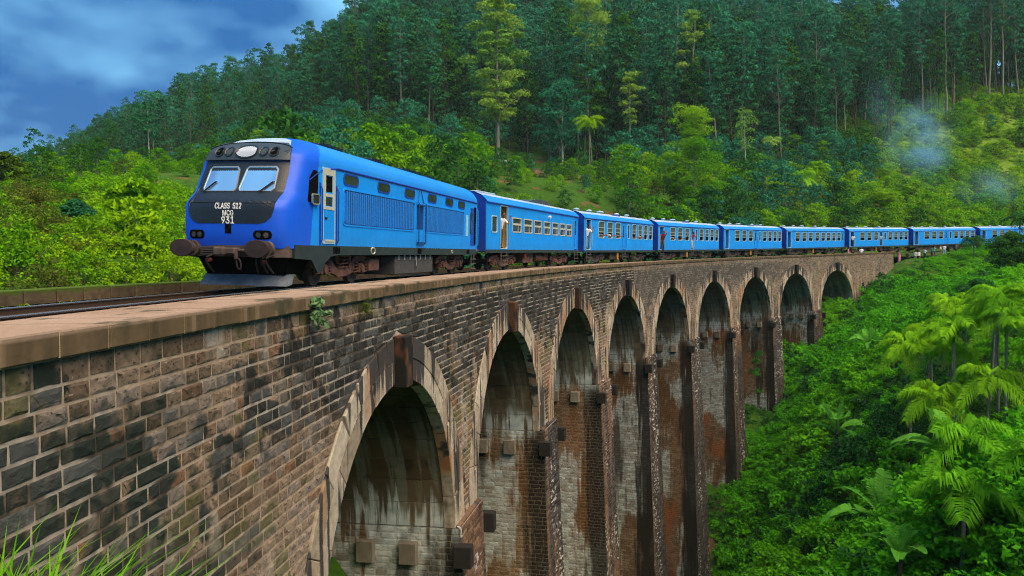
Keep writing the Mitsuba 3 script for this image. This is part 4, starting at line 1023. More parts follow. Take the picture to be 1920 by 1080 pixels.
for x0, x1 in ((2.98, 8.82), (10.0, 15.1)):
    o = rrect(x0, 1.68, x1, 2.66, 0.10)
    lk = lside(o, -0.006, 0.01, 'louver_panel', 'louver_blue')
    lside(o.buffer(0.03).difference(o.buffer(-0.012)), -0.022, -0.002, 'frame', 'light_blue', lk)
    for x in np.arange(x0 + 0.05, x1 - 0.08, 0.150):
        e = 0.04 if min(x - x0, x1 - x) > 0.15 else 0.09
        v = [(x, -0.006, 1.68 + e), (x + 0.012, -0.016, 1.68 + e), (x + 0.085, -0.011, 1.68 + e), (x, -0.006, 2.66 - e), (x + 0.012, -0.016, 2.66 - e), (x + 0.085, -0.011, 2.66 - e)]
        add('slat', (np.array(v), np.array([[0, 1, 4], [0, 4, 3], [1, 2, 5], [1, 5, 4], [0, 2, 1], [3, 4, 5]])), 'rib_blue', lk, tw=LM)
mb = MB()
for x in (9.05, 9.80): mb.tube([(x, -0.02, 1.22), (x, -0.10, 1.26), (x, -0.10, 2.66), (x, -0.02, 2.70)], 0.022, 6)
for z in (1.28, 2.60): mb.box((9.05, -0.12, z - 0.02), (9.80, -0.03, z + 0.02))
mb.box((9.1, -0.008, 1.75), (9.75, 0.0, 2.6)); mb.tube([(9.2, -0.02, 2.7), (9.3, -0.02, 3.1)], 0.012, 5); mb.tube([(9.75, -0.02, 2.7), (9.5, -0.02, 3.1)], 0.012, 5)
mb.build('ladder', 'louver_blue', loco, tw=LM)
dr2 = lside(sg.box(16.2, 1.24, 16.95, 2.9), -0.014, 0.0, 'rear_door', 'end_blue')
lside(rrect(16.12, 1.75, 16.42, 2.72, 0.1), -0.03, -0.01, 'pane', 'glass_dark', dr2)
lside(sg.box(16.72, 1.30, 17.02, 2.95), -0.024, -0.01, 'opening', 'black_void', dr2)
mb = MB(); mb.tube([(17.12, -0.03, 1.2), (17.12, -0.09, 1.3), (17.12, -0.09, 2.8), (17.12, -0.03, 2.9)], 0.025, 6); mb.build('handrail', 'light_blue', dr2, tw=LM)
lside(sg.box(15.45, 1.65, 15.75, 2.55), -0.02, 0.0, 'vent_strip', 'frame_blue')
for x0, x1, h in ((3.0, 4.6, 0.0), (6.8, 7.8, 0.02), (9.6, 11.6, 0.0), (12.4, 13.4, -0.01)):
    mb = MB(); mb.box((x0, 0.75, 3.86), (x1, 2.15, 3.95 + h), 0.03)
    for q in np.arange(x0 + 0.1, x1 - 0.1, 0.22): mb.box((q, 0.72, 3.9), (q + 0.10, 2.18, 3.965 + h), 0.0)
    mb.build('roof_radiator', 'panel_black', loco, tw=LM)
bag = []
bogie(bag, 2.5, 2.5, 'b', 'bogie_brown'); bogie(bag, 13.2, 2.4, 'b', 'bogie_brown')
put(bag, loco, LM)
mb = MB(); mb.box((5.4, 0.22, 0.34), (6.2, 0.6, 0.72), 0.03); mb.build('sand_box', 'bogie_brown', loco, tw=LM)
mb = MB(); mb.raw([(2.05, 0.2, 0.62), (2.05, 0.2, 0.40), (1.2, 0.6, 0.5)], [[0, 1, 2]])
bk = MB()
for x0, x1 in ((7.35, 9.27), (9.32, 11.3)): bk.box((x0, 0.12, 0.18), (x1, 2.7, 0.80), 0.03)
xk = bk.build('battery_box', 'box_grey', loco, tw=LM)
mb = MB()
for x in np.arange(7.6, 11.2, 0.55): mb.box((x, 0.09, 0.66), (x + 0.07, 0.13, 0.84), 0.01)
mb.tube([(9.3, 0.08, 0.82), (9.3, 0.06, 0.45), (9.42, 0.06, 0.36)], 0.02, 5)
mb.build('latch', 'silver', xk, tw=LM)
bag = []; ladder(bag, 16.3, 16.75, 0.22, 0.84, -0.02, 'worn_steel', 3); put(bag, loco, LM)
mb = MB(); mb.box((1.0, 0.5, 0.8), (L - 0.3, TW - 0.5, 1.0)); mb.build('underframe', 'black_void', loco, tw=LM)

# ---------------------------------------------------------------- plants
def leafmat(name, c0, c1, c2=None, trans=0.6, rough=0.5):
    """leaf colours run from c0 to c1 leaf by leaf; whole plants lean to c2 here and there"""
    c2 = c2 or c1
    def fn(p, n, uv):
        a = mix(c0, c1, uv.x)
        w = smoothstep(0.42, 0.66, fbm(p.x * 0.09 + 3, p.y * 0.09, p.z * 0.09, 3))
        return mix(a, mi.Color3f(c2) * (0.6 + 0.7 * uv.x), w * 0.75)
    scene['material_' + name] = {'type': 'principledthin', 'base_color': proc(fn), 'roughness': rough, 'diff_trans': trans, 'spec_trans': 0.0, 'eta': 1.33}
leafmat('leaf_forest', (0.007, 0.060, 0.034), (0.045, 0.225, 0.098), (0.030, 0.155, 0.040), trans=0.35)
leafmat('leaf_dark', (0.012, 0.075, 0.016), (0.050, 0.19, 0.034), (0.045, 0.16, 0.016))
leafmat('leaf_teal', (0.008, 0.080, 0.052), (0.046, 0.265, 0.145), trans=0.35)
leafmat('leaf_pale', (0.085, 0.23, 0.036), (0.27, 0.50, 0.095), (0.30, 0.48, 0.060))
leafmat('leaf_sage', (0.07, 0.17, 0.07), (0.22, 0.38, 0.19))
leafmat('leaf_bright', (0.038, 0.17, 0.008), (0.125, 0.40, 0.014), (0.18, 0.38, 0.010))
leafmat('leaf_lime', (0.085, 0.27, 0.008), (0.25, 0.54, 0.014), (0.29, 0.50, 0.012))
leafmat('leaf_slope', (0.035, 0.21, 0.007), (0.12, 0.50, 0.016), (0.17, 0.52, 0.012))
leafmat('leaf_palm', (0.05, 0.22, 0.008), (0.18, 0.52, 0.020), (0.26, 0.54, 0.016))
leafmat('leaf_banana', (0.06, 0.28, 0.018), (0.17, 0.47, 0.06))
leafmat('leaf_olive', (0.035, 0.085, 0.012), (0.11, 0.20, 0.026), (0.16, 0.18, 0.03))
leafmat('leaf_rust', (0.08, 0.055, 0.02), (0.17, 0.12, 0.03))
leafmat('petal', (0.55, 0.60, 0.42), (0.75, 0.78, 0.6))
mat('bark_pale', princ(lambda p, n, uv: mix((0.22, 0.22, 0.19), (0.50, 0.49, 0.44), fbm(p.x * 2, p.y * 2, p.z * 0.8, 3)), 0.85, 0.2))
mat('bark_dark', princ(lambda p, n, uv: mix((0.035, 0.028, 0.022), (0.10, 0.085, 0.07), fbm(p.x * 2, p.y * 2, p.z * 0.8, 3)), 0.9, 0.2))
mat('bark_grey', princ(lambda p, n, uv: mix((0.09, 0.095, 0.085), (0.24, 0.235, 0.21), fbm(p.x * 2, p.y * 2, p.z * 0.8, 3)), 0.9, 0.2))
mat('twig', princ((0.14, 0.13, 0.08), 0.9, 0.2))

def unit(v): return v / (np.linalg.norm(v, axis=-1, keepdims=True) + 1e-9)
def leaves(mb, c, tip, nrm, l, w, uv):
    """rhombic leaves: centre, direction of the tip, face normal, length, width"""
    side = unit(np.cross(tip, nrm)); l = np.broadcast_to(l, (len(c),))[:, None]; w = np.broadcast_to(w, (len(c),))[:, None]
    v = np.stack([c - tip * l / 2, c + side * w / 2 - tip * l * 0.06, c + tip * l / 2, c - side * w / 2 - tip * l * 0.06], 1).reshape(-1, 3)
    k = np.arange(len(c)) * 4
    mb.raw(v, np.vstack([np.stack([k, k + 1, k + 2], 1), np.stack([k, k + 2, k + 3], 1)]), np.repeat(uv, 4, axis=0))
def clump(mb, g, c, rad, n, l, w, up=0.5, droop=0.0, shell=0.55):
    u = unit(g.normal(size=(n, 3))); u[:, 2] = np.abs(u[:, 2]) * 1.0 - 0.35 * (g.random(n) < 0.45) * 1.4
    r = shell + (1 - shell) * g.random(n)
    p = np.asarray(c) + u * np.asarray(rad) * r[:, None]
    nr = unit(u * np.array([1, 1, 1.0]) + np.array([0, 0, up]) + 0.75 * g.normal(size=(n, 3)))
    tip = unit(np.cross(nr, g.normal(size=(n, 3))) + [0, 0, -droop])
    uv = np.stack([np.clip(g.random(n) * 0.75 + 0.25 * g.random(), 0, 1), np.full(n, g.random())], 1)
    leaves(mb, p, tip, nr, l * (0.7 + 0.6 * g.random(n)), w * (0.7 + 0.6 * g.random(n)), uv)

def trunk_path(g, h, lean=0.02, wob=0.012, n=8):
    z = np.linspace(0, 1, n); a = g.uniform(0, 2 * PI)
    off = np.cumsum(g.normal(0, wob * h / n ** 0.5, (n, 2)), 0); off -= off[0]
    return np.c_[off + np.outer(z * lean * h, [math.cos(a), math.sin(a)]), z * h]
def at_z(path, t):
    z = t * (len(path) - 1); i = min(int(z), len(path) - 2); return path[i] + (path[i + 1] - path[i]) * (z - i)

def tree(seed, h, base=0.4, spread=0.16, nb=26, cl=0.055, nl=60, ll=0.5, lw=0.26, flat=0.6, top=1.0, r0=0.010, lean=0.02, rise=0.5, droop=0.2, profile='pine', two=False):
    """a tapered trunk, limbs, and leaf clumps at the limb ends: (trunk, crown) as MB"""
    g = np.random.default_rng(seed); tr, cr = MB(), MB()
    P = trunk_path(g, h * top, lean)
    tr.tube(np.vstack([P[0] - [0, 0, 1.5], P]), np.r_[r0 * 1.5, np.linspace(r0, r0 * 0.18, len(P))] * h, 6)
    for i in range(nb):
        t = base + (1 - base) * (i + g.random() * 0.9) / nb
        a = i * 2.4 + g.normal(0, 0.5); q = (t - base) / (1 - base)
        if profile == 'pine': R_ = spread * h * (0.35 + 0.95 * math.sin(PI * min(1, 0.25 + 0.72 * q)) ** 1.0) * g.uniform(0.55, 1.1)
        elif profile == 'umbrella': R_ = spread * h * (0.35 + 0.75 * q) * g.uniform(0.35, 1.1) * (1.0 if q < 0.9 else 0.7)
        else: R_ = spread * h * math.sqrt(max(0.08, 1 - (2 * q - 0.9) ** 2)) * g.uniform(0.45, 1.05)
        p0 = at_z(P, max(0.05, t - rise * R_ / h * 0.8))
        p1 = at_z(P, t) + np.array([math.cos(a) * R_, math.sin(a) * R_, rise * R_ * 0.5 * g.uniform(0.2, 1.2)])
        pm = 0.5 * (p0 + p1) + [0, 0, 0.08 * R_]
        tr.tube([p0, pm, p1], [r0 * h * 0.30 * (1.1 - q), r0 * h * 0.2 * (1.1 - q), r0 * h * 0.05], 4, False)
        s = cl * h * g.uniform(0.65, 1.35)
        clump(cr, g, p1, (s, s, s * flat), nl, ll, lw, 0.5, droop)
        if two:
            s2 = s * 0.8; clump(cr, g, pm + [0, 0, 0.15 * s], (s2, s2, s2 * flat), int(nl * 0.6), ll, lw, 0.5, droop)
    clump(cr, g, P[-1], (cl * h, cl * h, cl * h * (1.1 if profile == 'pine' else flat)), nl, ll, lw, 0.5, droop)
    return tr, cr

def bush(seed, r=1.0, hh=0.75, n=26, nl=40, ll=0.16, lw=0.09, stems=6, droop=0.1):
    g = np.random.default_rng(seed); st, cr = MB(), MB()
    for i in range(n):
        u = unit(g.normal(size=3)); u[2] = abs(u[2]) ** 0.8
        p = u * np.array([r, r, hh * 1.1]) * g.uniform(0.45, 1.0); s = r * g.uniform(0.20, 0.36)
        clump(cr, g, p, (s, s, s * 0.8), nl, ll, lw, 1.0, droop, 0.4)
        if i < stems: st.tube([(0, 0, -0.8), p * [0.4, 0.4, 0.5], p], [0.03, 0.02, 0.008], 4, False)
    return st, cr

def palm(seed, h=7.0, nf=10, fl=2.1, lean=0.05, r=0.075, nlf=32, droop=1.0, leaf=0.62):
    g = np.random.default_rng(seed); tr, sh, cr = MB(), MB(), MB()
    P = trunk_path(g, h, lean, 0.006, 12)
    tr.tube(np.vstack([P[0] - [0, 0, 2.0], P]), np.r_[r * 1.2, np.linspace(r * 1.1, r * 0.85, len(P))], 8)
    top = P[-1]; sh.tube([top, top + [0, 0, 0.35], top + [0, 0, 0.8]], [r * 1.0, r * 1.25, r * 0.6], 8)
    for i in range(nf):
        a = i * 2.399 + g.normal(0, 0.2); el = g.uniform(-0.15, 1.25) if nf > 6 else g.uniform(0.2, 1.2)
        d = np.array([math.cos(a), math.sin(a), 0]); L_ = fl * g.uniform(0.8, 1.15)
        t = np.linspace(0, 1, 9)
        R_ = np.outer(t * L_ * math.cos(el * 0.8), d) + np.outer(L_ * (t * math.sin(el) - droop * 0.55 * t ** 2.2), [0, 0, 1]) + top + [0, 0, 0.75]
        cr.tube(R_, np.linspace(0.022, 0.006, 9), 4, False, uv=(0.8, g.random()))
        tt = np.linspace(0.16, 0.99, nlf)
        pos = np.stack([np.interp(tt, t, R_[:, k]) for k in range(3)], 1); tan = unit(np.stack([np.interp(tt, t, np.gradient(R_[:, k])) for k in range(3)], 1))
        side = unit(np.cross(tan, [0, 0, 1.0])); upv = unit(np.cross(side, tan))
        tone = g.random()
        for s_ in (1, -1):
            dirn = unit(side * s_ * 1.0 + tan * 0.75 + upv * (0.30 + 0.1 * g.normal(size=(nlf, 1))) + 0.10 * g.normal(size=(nlf, 3)))
            ln = leaf * (0.45 + 0.75 * np.sin(PI * np.clip(tt * 0.9 + 0.08, 0, 1)))[:, None] * (0.85 + 0.3 * g.random((nlf, 1)))
            wv = unit(np.cross(dirn, upv)) * 0.030 * fl / 2.0
            m1 = pos + dirn * ln * 0.5 + [0, 0, 0.02]; m2 = pos + dirn * ln + np.array([0, 0, -1]) * ln * (0.42 + 0.25 * g.random((nlf, 1)))
            V = np.stack([pos - wv * 0.5, pos + wv * 0.5, m1 + wv, m1 - wv, m2], 1).reshape(-1, 3); k = np.arange(nlf) * 5
            F = np.vstack([np.stack([k, k + 1, k + 2], 1), np.stack([k, k + 2, k + 3], 1), np.stack([k + 3, k + 2, k + 4], 1)])
            uv = np.repeat(np.stack([np.clip(0.25 * g.random(nlf) + 0.75 * tone, 0, 1), np.full(nlf, tone)], 1), 5, axis=0)
            cr.raw(V, F, uv)
    return tr, sh, cr

def banana(seed, h=1.7, nf=11, fl=2.3, fw=0.58):
    g = np.random.default_rng(seed); st, cr = MB(), []
    st.tube([(0, 0, -1.0), (0, 0, 0.4 * h), (0.03, 0, h)], [0.14, 0.12, 0.07], 8)
    for i in range(nf):
        a = i * 2.399 + g.normal(0, 0.25); el = g.uniform(0.45, 1.45); L_ = fl * g.uniform(0.75, 1.1); n = 15
        d = np.array([math.cos(a), math.sin(a), 0]); t = np.linspace(0, 1, n)
        mid = np.outer(L_ * t * math.cos(el), d) + np.outer(L_ * (t * math.sin(el) - (0.65 - 0.25 * el) * t ** 2.4), [0, 0, 1]) + [0, 0, h * g.uniform(0.85, 1.0)]
        side = np.cross(d, [0, 0, 1.0]); roll = g.normal(0, 0.35)
        w = fw * 0.5 * np.where(t < 0.14, 0.06, np.sin(PI * np.clip((t - 0.10) / 0.92, 0, 1)) ** 0.55 + 0.02)
        lf = MB(); tone = g.random()
        for s_ in (1, -1):
            for k in range(n - 1):
                if t[k] > 0.2 and g.random() < 0.10: continue
                dz = np.array([0, 0, 1]) * (0.28 + roll * s_); dz2 = dz + [0, 0, -g.uniform(0, 0.25)]
                e0, e1 = mid[k] + (side * s_ + dz) * w[k], mid[k + 1] + (side * s_ + dz2) * w[k + 1]
                lf.raw([mid[k], mid[k + 1], e1, e0], [[0, 1, 2, 3]], (np.clip(tone * 0.7 + 0.3 * g.random(), 0, 1), tone))
        lf.tube(mid, np.linspace(0.03, 0.006, n), 4, False, uv=(1.0, 1.0))
        cr.append(lf)
    return st, cr

def group_shape(name, parts):
    scene['shape_of_' + name] = {'type': 'shapegroup', **{k: mb.ply(m_, uv=True) for k, (mb, m_) in parts.items()}}
def put_copy(name, key, x, y, z, s=1.0, rz=0.0, sz=None, lean=(0, 0)):
    T = T4().translate([x, y, z]).rotate([0, 0, 1], rz).rotate([1, 0, 0], lean[0]).rotate([0, 1, 0], lean[1]).scale([s, s, sz or s])
    scene[key] = {'type': 'instance', 'sg': {'type': 'ref', 'id': 'shape_of_' + name}, 'to_world': T}
    return key
def ahead(x, y, side=1.22, near=0.0):
    """inside the wedge of country that the picture, or a view a step aside, can see"""
    dx, dy = x - EYE[0], y - EYE[1]
    return (dy > near) & (np.abs(dx - 0.0286 * -dy) < 0.66 * side * dy + 4)

FOREST = [(-330, 215), (-205, 205), (-130, 205), (-92, 222), (-66, 225), (-44, 205), (-24, 196), (-3, 207), (17, 188), (41, 183), (70, 199), (112, 233), (148, 256), (226, 261), (262, 335), (167, 335), (130, 340), (107, 345), (-23, 402), (-219, 466), (-443, 430)]
forest_poly = sg.Polygon(FOREST)

# --- the forest on the hill
for i, (kw, lm) in enumerate([
        (dict(h=29, base=0.30, spread=0.105, nb=42, cl=0.043, nl=42, ll=0.85, lw=0.36, r0=0.0085, profile='pine', rise=0.7), 'leaf_forest'),
        (dict(h=32, base=0.48, spread=0.115, nb=32, cl=0.045, nl=42, ll=0.85, lw=0.36, r0=0.0075, profile='umbrella', rise=0.9), 'leaf_teal'),
        (dict(h=25, base=0.22, spread=0.14, nb=40, cl=0.054, nl=42, ll=0.85, lw=0.42, r0=0.0095, profile='round', rise=0.7), 'leaf_forest'),
        (dict(h=33, base=0.55, spread=0.095, nb=28, cl=0.042, nl=38, ll=0.8, lw=0.34, r0=0.007, profile='pine', rise=0.9), 'leaf_teal'),
        (dict(h=28, base=0.32, spread=0.115, nb=38, cl=0.049, nl=42, ll=0.85, lw=0.38, r0=0.0085, profile='round', rise=0.8), 'leaf_dark')]):
    a, b = tree(100 + i, **kw)
    group_shape(f'forest_tree_{i}', {'trunk': (a, 'bark_grey' if i in (1, 3) else 'bark_dark'), 'crown': (b, lm)})
g = np.random.default_rng(5)
pts = []
cell = 5.5
for x in np.arange(-260, 268, cell):
    for y in np.arange(66, 470, cell):
        q = (x + g.uniform(-0.42, 0.42) * cell, y + g.uniform(-0.42, 0.42) * cell)
        if ahead(q[0], q[1], 1.10) and forest_poly.contains(sg.Point(q)): pts.append(q)
pts = np.array(pts); gz = ground(pts[:, 0], pts[:, 1]); dist = np.hypot(pts[:, 0] - EYE[0], pts[:, 1] - EYE[1])
edge = np.array([forest_poly.exterior.distance(sg.Point(q)) for q in pts])
order = np.argsort(dist + 6.0 * np.minimum(edge, 40))
FG = 'tall trees of the forest on the hill'
says = ['tall dark green forest tree with a ragged crown, standing on the hill behind the train', 'tall grey trunked forest tree with an open umbrella crown on the hill', 'lower round crowned dark tree in the forest on the hill',
        'slim tall tree with a long bare grey trunk in the hill forest', 'olive green rounded forest tree among darker ones on the hill']
for r_, i in enumerate(order):
    k = int(g.choice(5, p=[0.29, 0.19, 0.24, 0.08, 0.20])); x, y = pts[i]
    right = x > 95 and y > 190
    if right: k = int(g.choice([1, 3, 0, 4]))
    far = dist[i] > 290
    s = g.uniform(0.72, 1.15) * (0.9 if x < -60 else 1.0) * float(np.interp(960 + 1477 * ((x - 4.35) / (y - 2.2) + 0.0286), [0, 110, 220, 340, 520, 620, 700], [0.40, 0.48, 0.62, 0.74, 0.74, 0.84, 1.0]))
    key = uniq('forest_tree') if r_ < 300 else uniq('forest__tree')
    put_copy(f'forest_tree_{k}', key, x, y, gz[i] - 0.3, s, g.uniform(0, 360), s * g.uniform(0.9, 1.15), (g.normal(0, 2), g.normal(0, 2)))
    if r_ < 300: tag(key, says[k], 'tree', FG)
tag('forest', 'dense dark forest covering the hill behind the train', 'forest', kind='stuff')

# --- tall trees that stand out in front of the forest
def big_tree(key, x, y, label, trunk_m, leaf_m, dz=0.0, group=None, **kw):
    t = thing(key, label, 'tree', group); z = float(ground(x, y)) + dz
    a, b = tree(**kw); m = np.eye(4); m[:3, 3] = (x, y, z)
    a.build('trunk', trunk_m, t, tw=m, smooth=60); b.build('crown', leaf_m, t, tw=m, uv=True)
    return t
big_tree('pale_tree', -2.2, 150, 'very tall pale green tree with layered sunlit crown, nearest the engine roof', 'bark_grey', 'leaf_pale', seed=11, h=36, base=0.34, spread=0.155, nb=46, cl=0.050, nl=150, ll=0.55, lw=0.26, flat=0.42, r0=0.0125, lean=0.03, rise=0.9, profile='round', two=True)
big_tree('white_trunk_tree', 18.6, 197, 'tall tree with bare white forked trunk and small pale crown at its top', 'bark_pale', 'leaf_pale', seed=12, h=39, base=0.66, spread=0.13, nb=22, cl=0.066, nl=150, ll=0.7, lw=0.34, flat=0.6, r0=0.0105, rise=1.2, profile='umbrella')
big_tree('white_trunk_tree', 41.9, 212, 'tall thin white trunked tree with sparse grey green twigs, beside a paler twin', 'bark_pale', 'leaf_teal', seed=13, h=37, base=0.60, spread=0.12, nb=16, cl=0.050, nl=55, ll=0.7, lw=0.32, flat=0.6, r0=0.0095, lean=0.04, rise=1.0, profile='umbrella')
big_tree('white_trunk_tree', 44.1, 197, 'tall light green tree with layered crown right of the thin white trunk', 'bark_pale', 'leaf_pale', seed=14, h=36, base=0.42, spread=0.115, nb=26, cl=0.046, nl=80, ll=0.65, lw=0.32, flat=0.55, r0=0.0095, rise=0.9, profile='round')
big_tree('young_tree', 34.8, 153, 'yellow green umbrella crowned tree above the third coach', 'bark_grey', 'leaf_lime', seed=15, h=15.5, base=0.50, spread=0.26, nb=26, cl=0.11, nl=150, ll=0.40, lw=0.2, flat=0.55, r0=0.012, rise=0.9, profile='umbrella', two=True)
big_tree('slender_tree', 44.8, 153, 'slender grey tree with a small bright tuft and bare lower trunk', 'bark_pale', 'leaf_pale', seed=16, h=17, base=0.60, spread=0.13, nb=14, cl=0.075, nl=60, ll=0.42, lw=0.2, r0=0.010, rise=0.9, profile='umbrella')
big_tree('broad_tree', 10, 152, 'broad dark teal tree with forked pale trunk beside the brown earth path', 'bark_pale', 'leaf_teal', seed=17, h=18.5, base=0.40, spread=0.30, nb=34, cl=0.10, nl=150, ll=0.45, lw=0.24, r0=0.014, rise=0.9, profile='round', two=True)
big_tree('broad_tree', 29.7, 127, 'broad bright olive tree rising behind the third coach roof', 'bark_grey', 'leaf_bright', seed=18, h=12.5, base=0.22, spread=0.42, nb=40, cl=0.14, nl=170, ll=0.34, lw=0.18, r0=0.014, rise=0.8, profile='round', two=True)
big_tree('lone_tree', -46.5, 106, 'lone thin pale trunk with a sparse dark top at the left, behind the bright thicket', 'bark_pale', 'leaf_forest', seed=19, h=11.5, base=0.62, spread=0.16, nb=14, cl=0.085, nl=60, ll=0.42, lw=0.2, r0=0.010, lean=0.06, rise=0.7, profile='umbrella')
big_tree('flat_topped_tree', 75.5, 163, 'low flat topped lime green tree above the sixth coach', 'bark_pale', 'leaf_lime', seed=20, h=6.6, base=0.62, spread=0.62, nb=26, cl=0.15, nl=150, ll=0.34, lw=0.17, flat=0.4, r0=0.014, rise=0.5, profile='umbrella', two=True)
big_tree('pale_tree', 27.5, 188, 'small airy pale green tree between the two white trunks', 'bark_pale', 'leaf_pale', seed=61, h=22, base=0.45, spread=0.14, nb=22, cl=0.060, nl=80, ll=0.6, lw=0.28, flat=0.5, r0=0.010, rise=0.9, profile='umbrella')
big_tree('leaning_tree', 101.6, 238, 'pale leaning trunk crossing the dark forest at the right', 'bark_pale', 'leaf_teal', seed=21, h=27, base=0.62, spread=0.12, nb=12, cl=0.06, nl=50, ll=0.7, lw=0.35, r0=0.009, lean=0.22, profile='umbrella')
for i, (x, y, says_) in enumerate([(147.6, 254, 'tallest grey trunk of the upper right, its top out of the picture'), (152.5, 255, 'grey trunk standing close beside the tallest one at upper right'), (128.6, 243, 'tall grey trunk left of the tallest pair at upper right')]):
    big_tree('tall_grey_tree', x, y, says_, 'bark_grey', 'leaf_teal', seed=30 + i, h=42, base=0.66, spread=0.10, nb=16, cl=0.05, nl=50, ll=0.8, lw=0.4, r0=0.009, profile='pine')
big_tree('dark_tree', 63.5, 101.5, 'round dark green tree at the right, in front of the last coaches', 'bark_dark', 'leaf_dark', dz=-1.0, seed=40, h=6.0, base=0.15, spread=0.50, nb=52, cl=0.15, nl=190, ll=0.26, lw=0.14, r0=0.016, profile='round', two=True)
big_tree('dark_shrub_tree', 45.5, 77.0, 'shadowy olive shrub tree on the slope, left of the palms', 'bark_dark', 'leaf_dark', dz=-1.0, seed=41, h=4.5, base=0.12, spread=0.55, nb=42, cl=0.17, nl=170, ll=0.24, lw=0.12, r0=0.016, profile='round', two=True)

# --- small trees and bushes along the foot of the hill
for i, (kw, lm) in enumerate([
        (dict(h=6.5, base=0.14, spread=0.42, nb=30, cl=0.15, nl=38, ll=0.46, lw=0.24, r0=0.014, profile='round', two=False), 'leaf_bright'),
        (dict(h=7.5, base=0.25, spread=0.36, nb=26, cl=0.14, nl=38, ll=0.46, lw=0.24, r0=0.013, profile='round'), 'leaf_dark'),
        (dict(h=5.0, base=0.10, spread=0.50, nb=30, cl=0.17, nl=38, ll=0.40, lw=0.21, r0=0.014, profile='round'), 'leaf_lime'),
        (dict(h=8.5, base=0.30, spread=0.30, nb=26, cl=0.13, nl=38, ll=0.48, lw=0.25, r0=0.012, profile='round'), 'leaf_teal'),
        (dict(h=4.5, base=0.10, spread=0.48, nb=26, cl=0.17, nl=36, ll=0.36, lw=0.18, r0=0.014, profile='round'), 'leaf_olive')]):
    a, b = tree(200 + i, **kw)
    group_shape(f'hill_shrub_{i}', {'trunk': (a, 'bark_grey'), 'crown': (b, lm)})
g = np.random.default_rng(8)
sh_says = ['bright green bushy tree at the foot of the hill behind the coaches', 'dark green bushy tree at the foot of the hill behind the coaches', 'lime green low bush on the hillside behind the coaches', 'blue green bushy tree at the forest edge', 'olive brown bush on the open hillside']
pts = []
for x in np.arange(-75, 250, 4.6):
    for y in np.arange(60, 275, 4.6):
        q = (x + g.uniform(-1.9, 1.9), y + g.uniform(-1.9, 1.9)); s, n = unbend(*q)
        if not ahead(q[0], q[1], 1.08) or n < 11.5 or forest_poly.contains(sg.Point(q)): continue
        pts.append(q)
pts = np.array(pts); gz = ground(pts[:, 0], pts[:, 1])
ns = 0
dsort = np.argsort(np.hypot(pts[:, 0] - EYE[0], pts[:, 1] - EYE[1]))
for i in dsort:
    x, y = pts[i]; s, n = unbend(x, y)
    px_ = (x - EYE[0]) / (y - EYE[1])
    mid = forest_poly.exterior.distance(sg.Point((x, y)))
    open_ = px_ > 0.42                                   # the sunny slope at the right
    clearing = abs(px_ - 0.02) < 0.085 and 60 < y < 205   # trodden earth below the tall pale tree
    if clearing and y > 165 and g.random() < 0.6: continue
    if x < -20 and y < 100: pr = [0.35, 0.2, 0.3, 0.0, 0.15]
    elif open_: pr = [0.30, 0.05, 0.30, 0.05, 0.30]
    elif mid < 14: pr = [0.10, 0.38, 0.05, 0.42, 0.05]
    else: pr = [0.36, 0.26, 0.22, 0.10, 0.06]
    k = int(g.choice(5, p=pr)); sc = g.uniform(0.6, 1.25) * (0.50 if clearing else 1.0) * (0.40 if x < -18 and y < 135 else 1.0) * (0.6 if open_ and y > 170 else 1.0)
    if n < 17: sc *= 0.75
    if ns < 300:
        key = tag(uniq('hillside_bush'), sh_says[k], 'bush', 'bushes on the hillside behind the train'); ns += 1
    else:
        key = uniq('hillside_growth__bush')
    put_copy(f'hill_shrub_{k}', key, x, y, gz[i] - 0.2, sc, g.uniform(0, 360))
tag('hillside_growth', 'bushes and low growth covering the open slope at the right', 'undergrowth', kind='stuff')

g = np.random.default_rng(14)
a, b = bush(420, r=1.5, hh=0.9, n=24, nl=30, ll=0.34, lw=0.14, droop=0.1)
group_shape('slope_tuft', {'stem': (a, 'twig'), 'leaf_mass': (b, 'leaf_lime')})
q = np.c_[g.uniform(60, 240, 5200), g.uniform(140, 300, 5200)]
ss_, nn_ = unbend(q[:, 0], q[:, 1]); px_ = (q[:, 0] - EYE[0]) / (q[:, 1] - EYE[1])
q = q[ahead(q[:, 0], q[:, 1], 1.05) & (px_ > 0.36 + 0.05 * g.normal(size=len(q))) & (nn_ > 13)]
q = q[[not forest_poly.contains(sg.Point(p)) or forest_poly.exterior.distance(sg.Point(p)) < 12 for p in q]]
for (x, y), z in zip(q, ground(q[:, 0], q[:, 1])):
    sc = g.uniform(0.5, 1.3)
    put_copy('slope_tuft' if g.random() < 0.75 else f'hill_shrub_{int(g.choice([0, 2, 2]))}', uniq('hillside_growth__tuft'), x, y, z - 0.2, sc * (0.55 if g.random() < 0.3 else 1), g.uniform(0, 360))
q = np.c_[g.uniform(-10, 250, 1300), g.uniform(175, 335, 1300)]
q = q[[bool(ahead(p[0], p[1], 1.05)) and forest_poly.contains(sg.Point(p)) and ((forest_poly.exterior.distance(sg.Point(p)) < 60) if p[0] < 112 else forest_poly.exterior.distance(sg.Point(p)) > 8) for p in q]]
for (x, y), z in zip(q, ground(q[:, 0], q[:, 1])):
    put_copy(f'hill_shrub_{int(g.choice([1, 3]))}', uniq('forest__understorey'), x, y, z - 0.2, g.uniform(0.5, 1.2), g.uniform(0, 360))

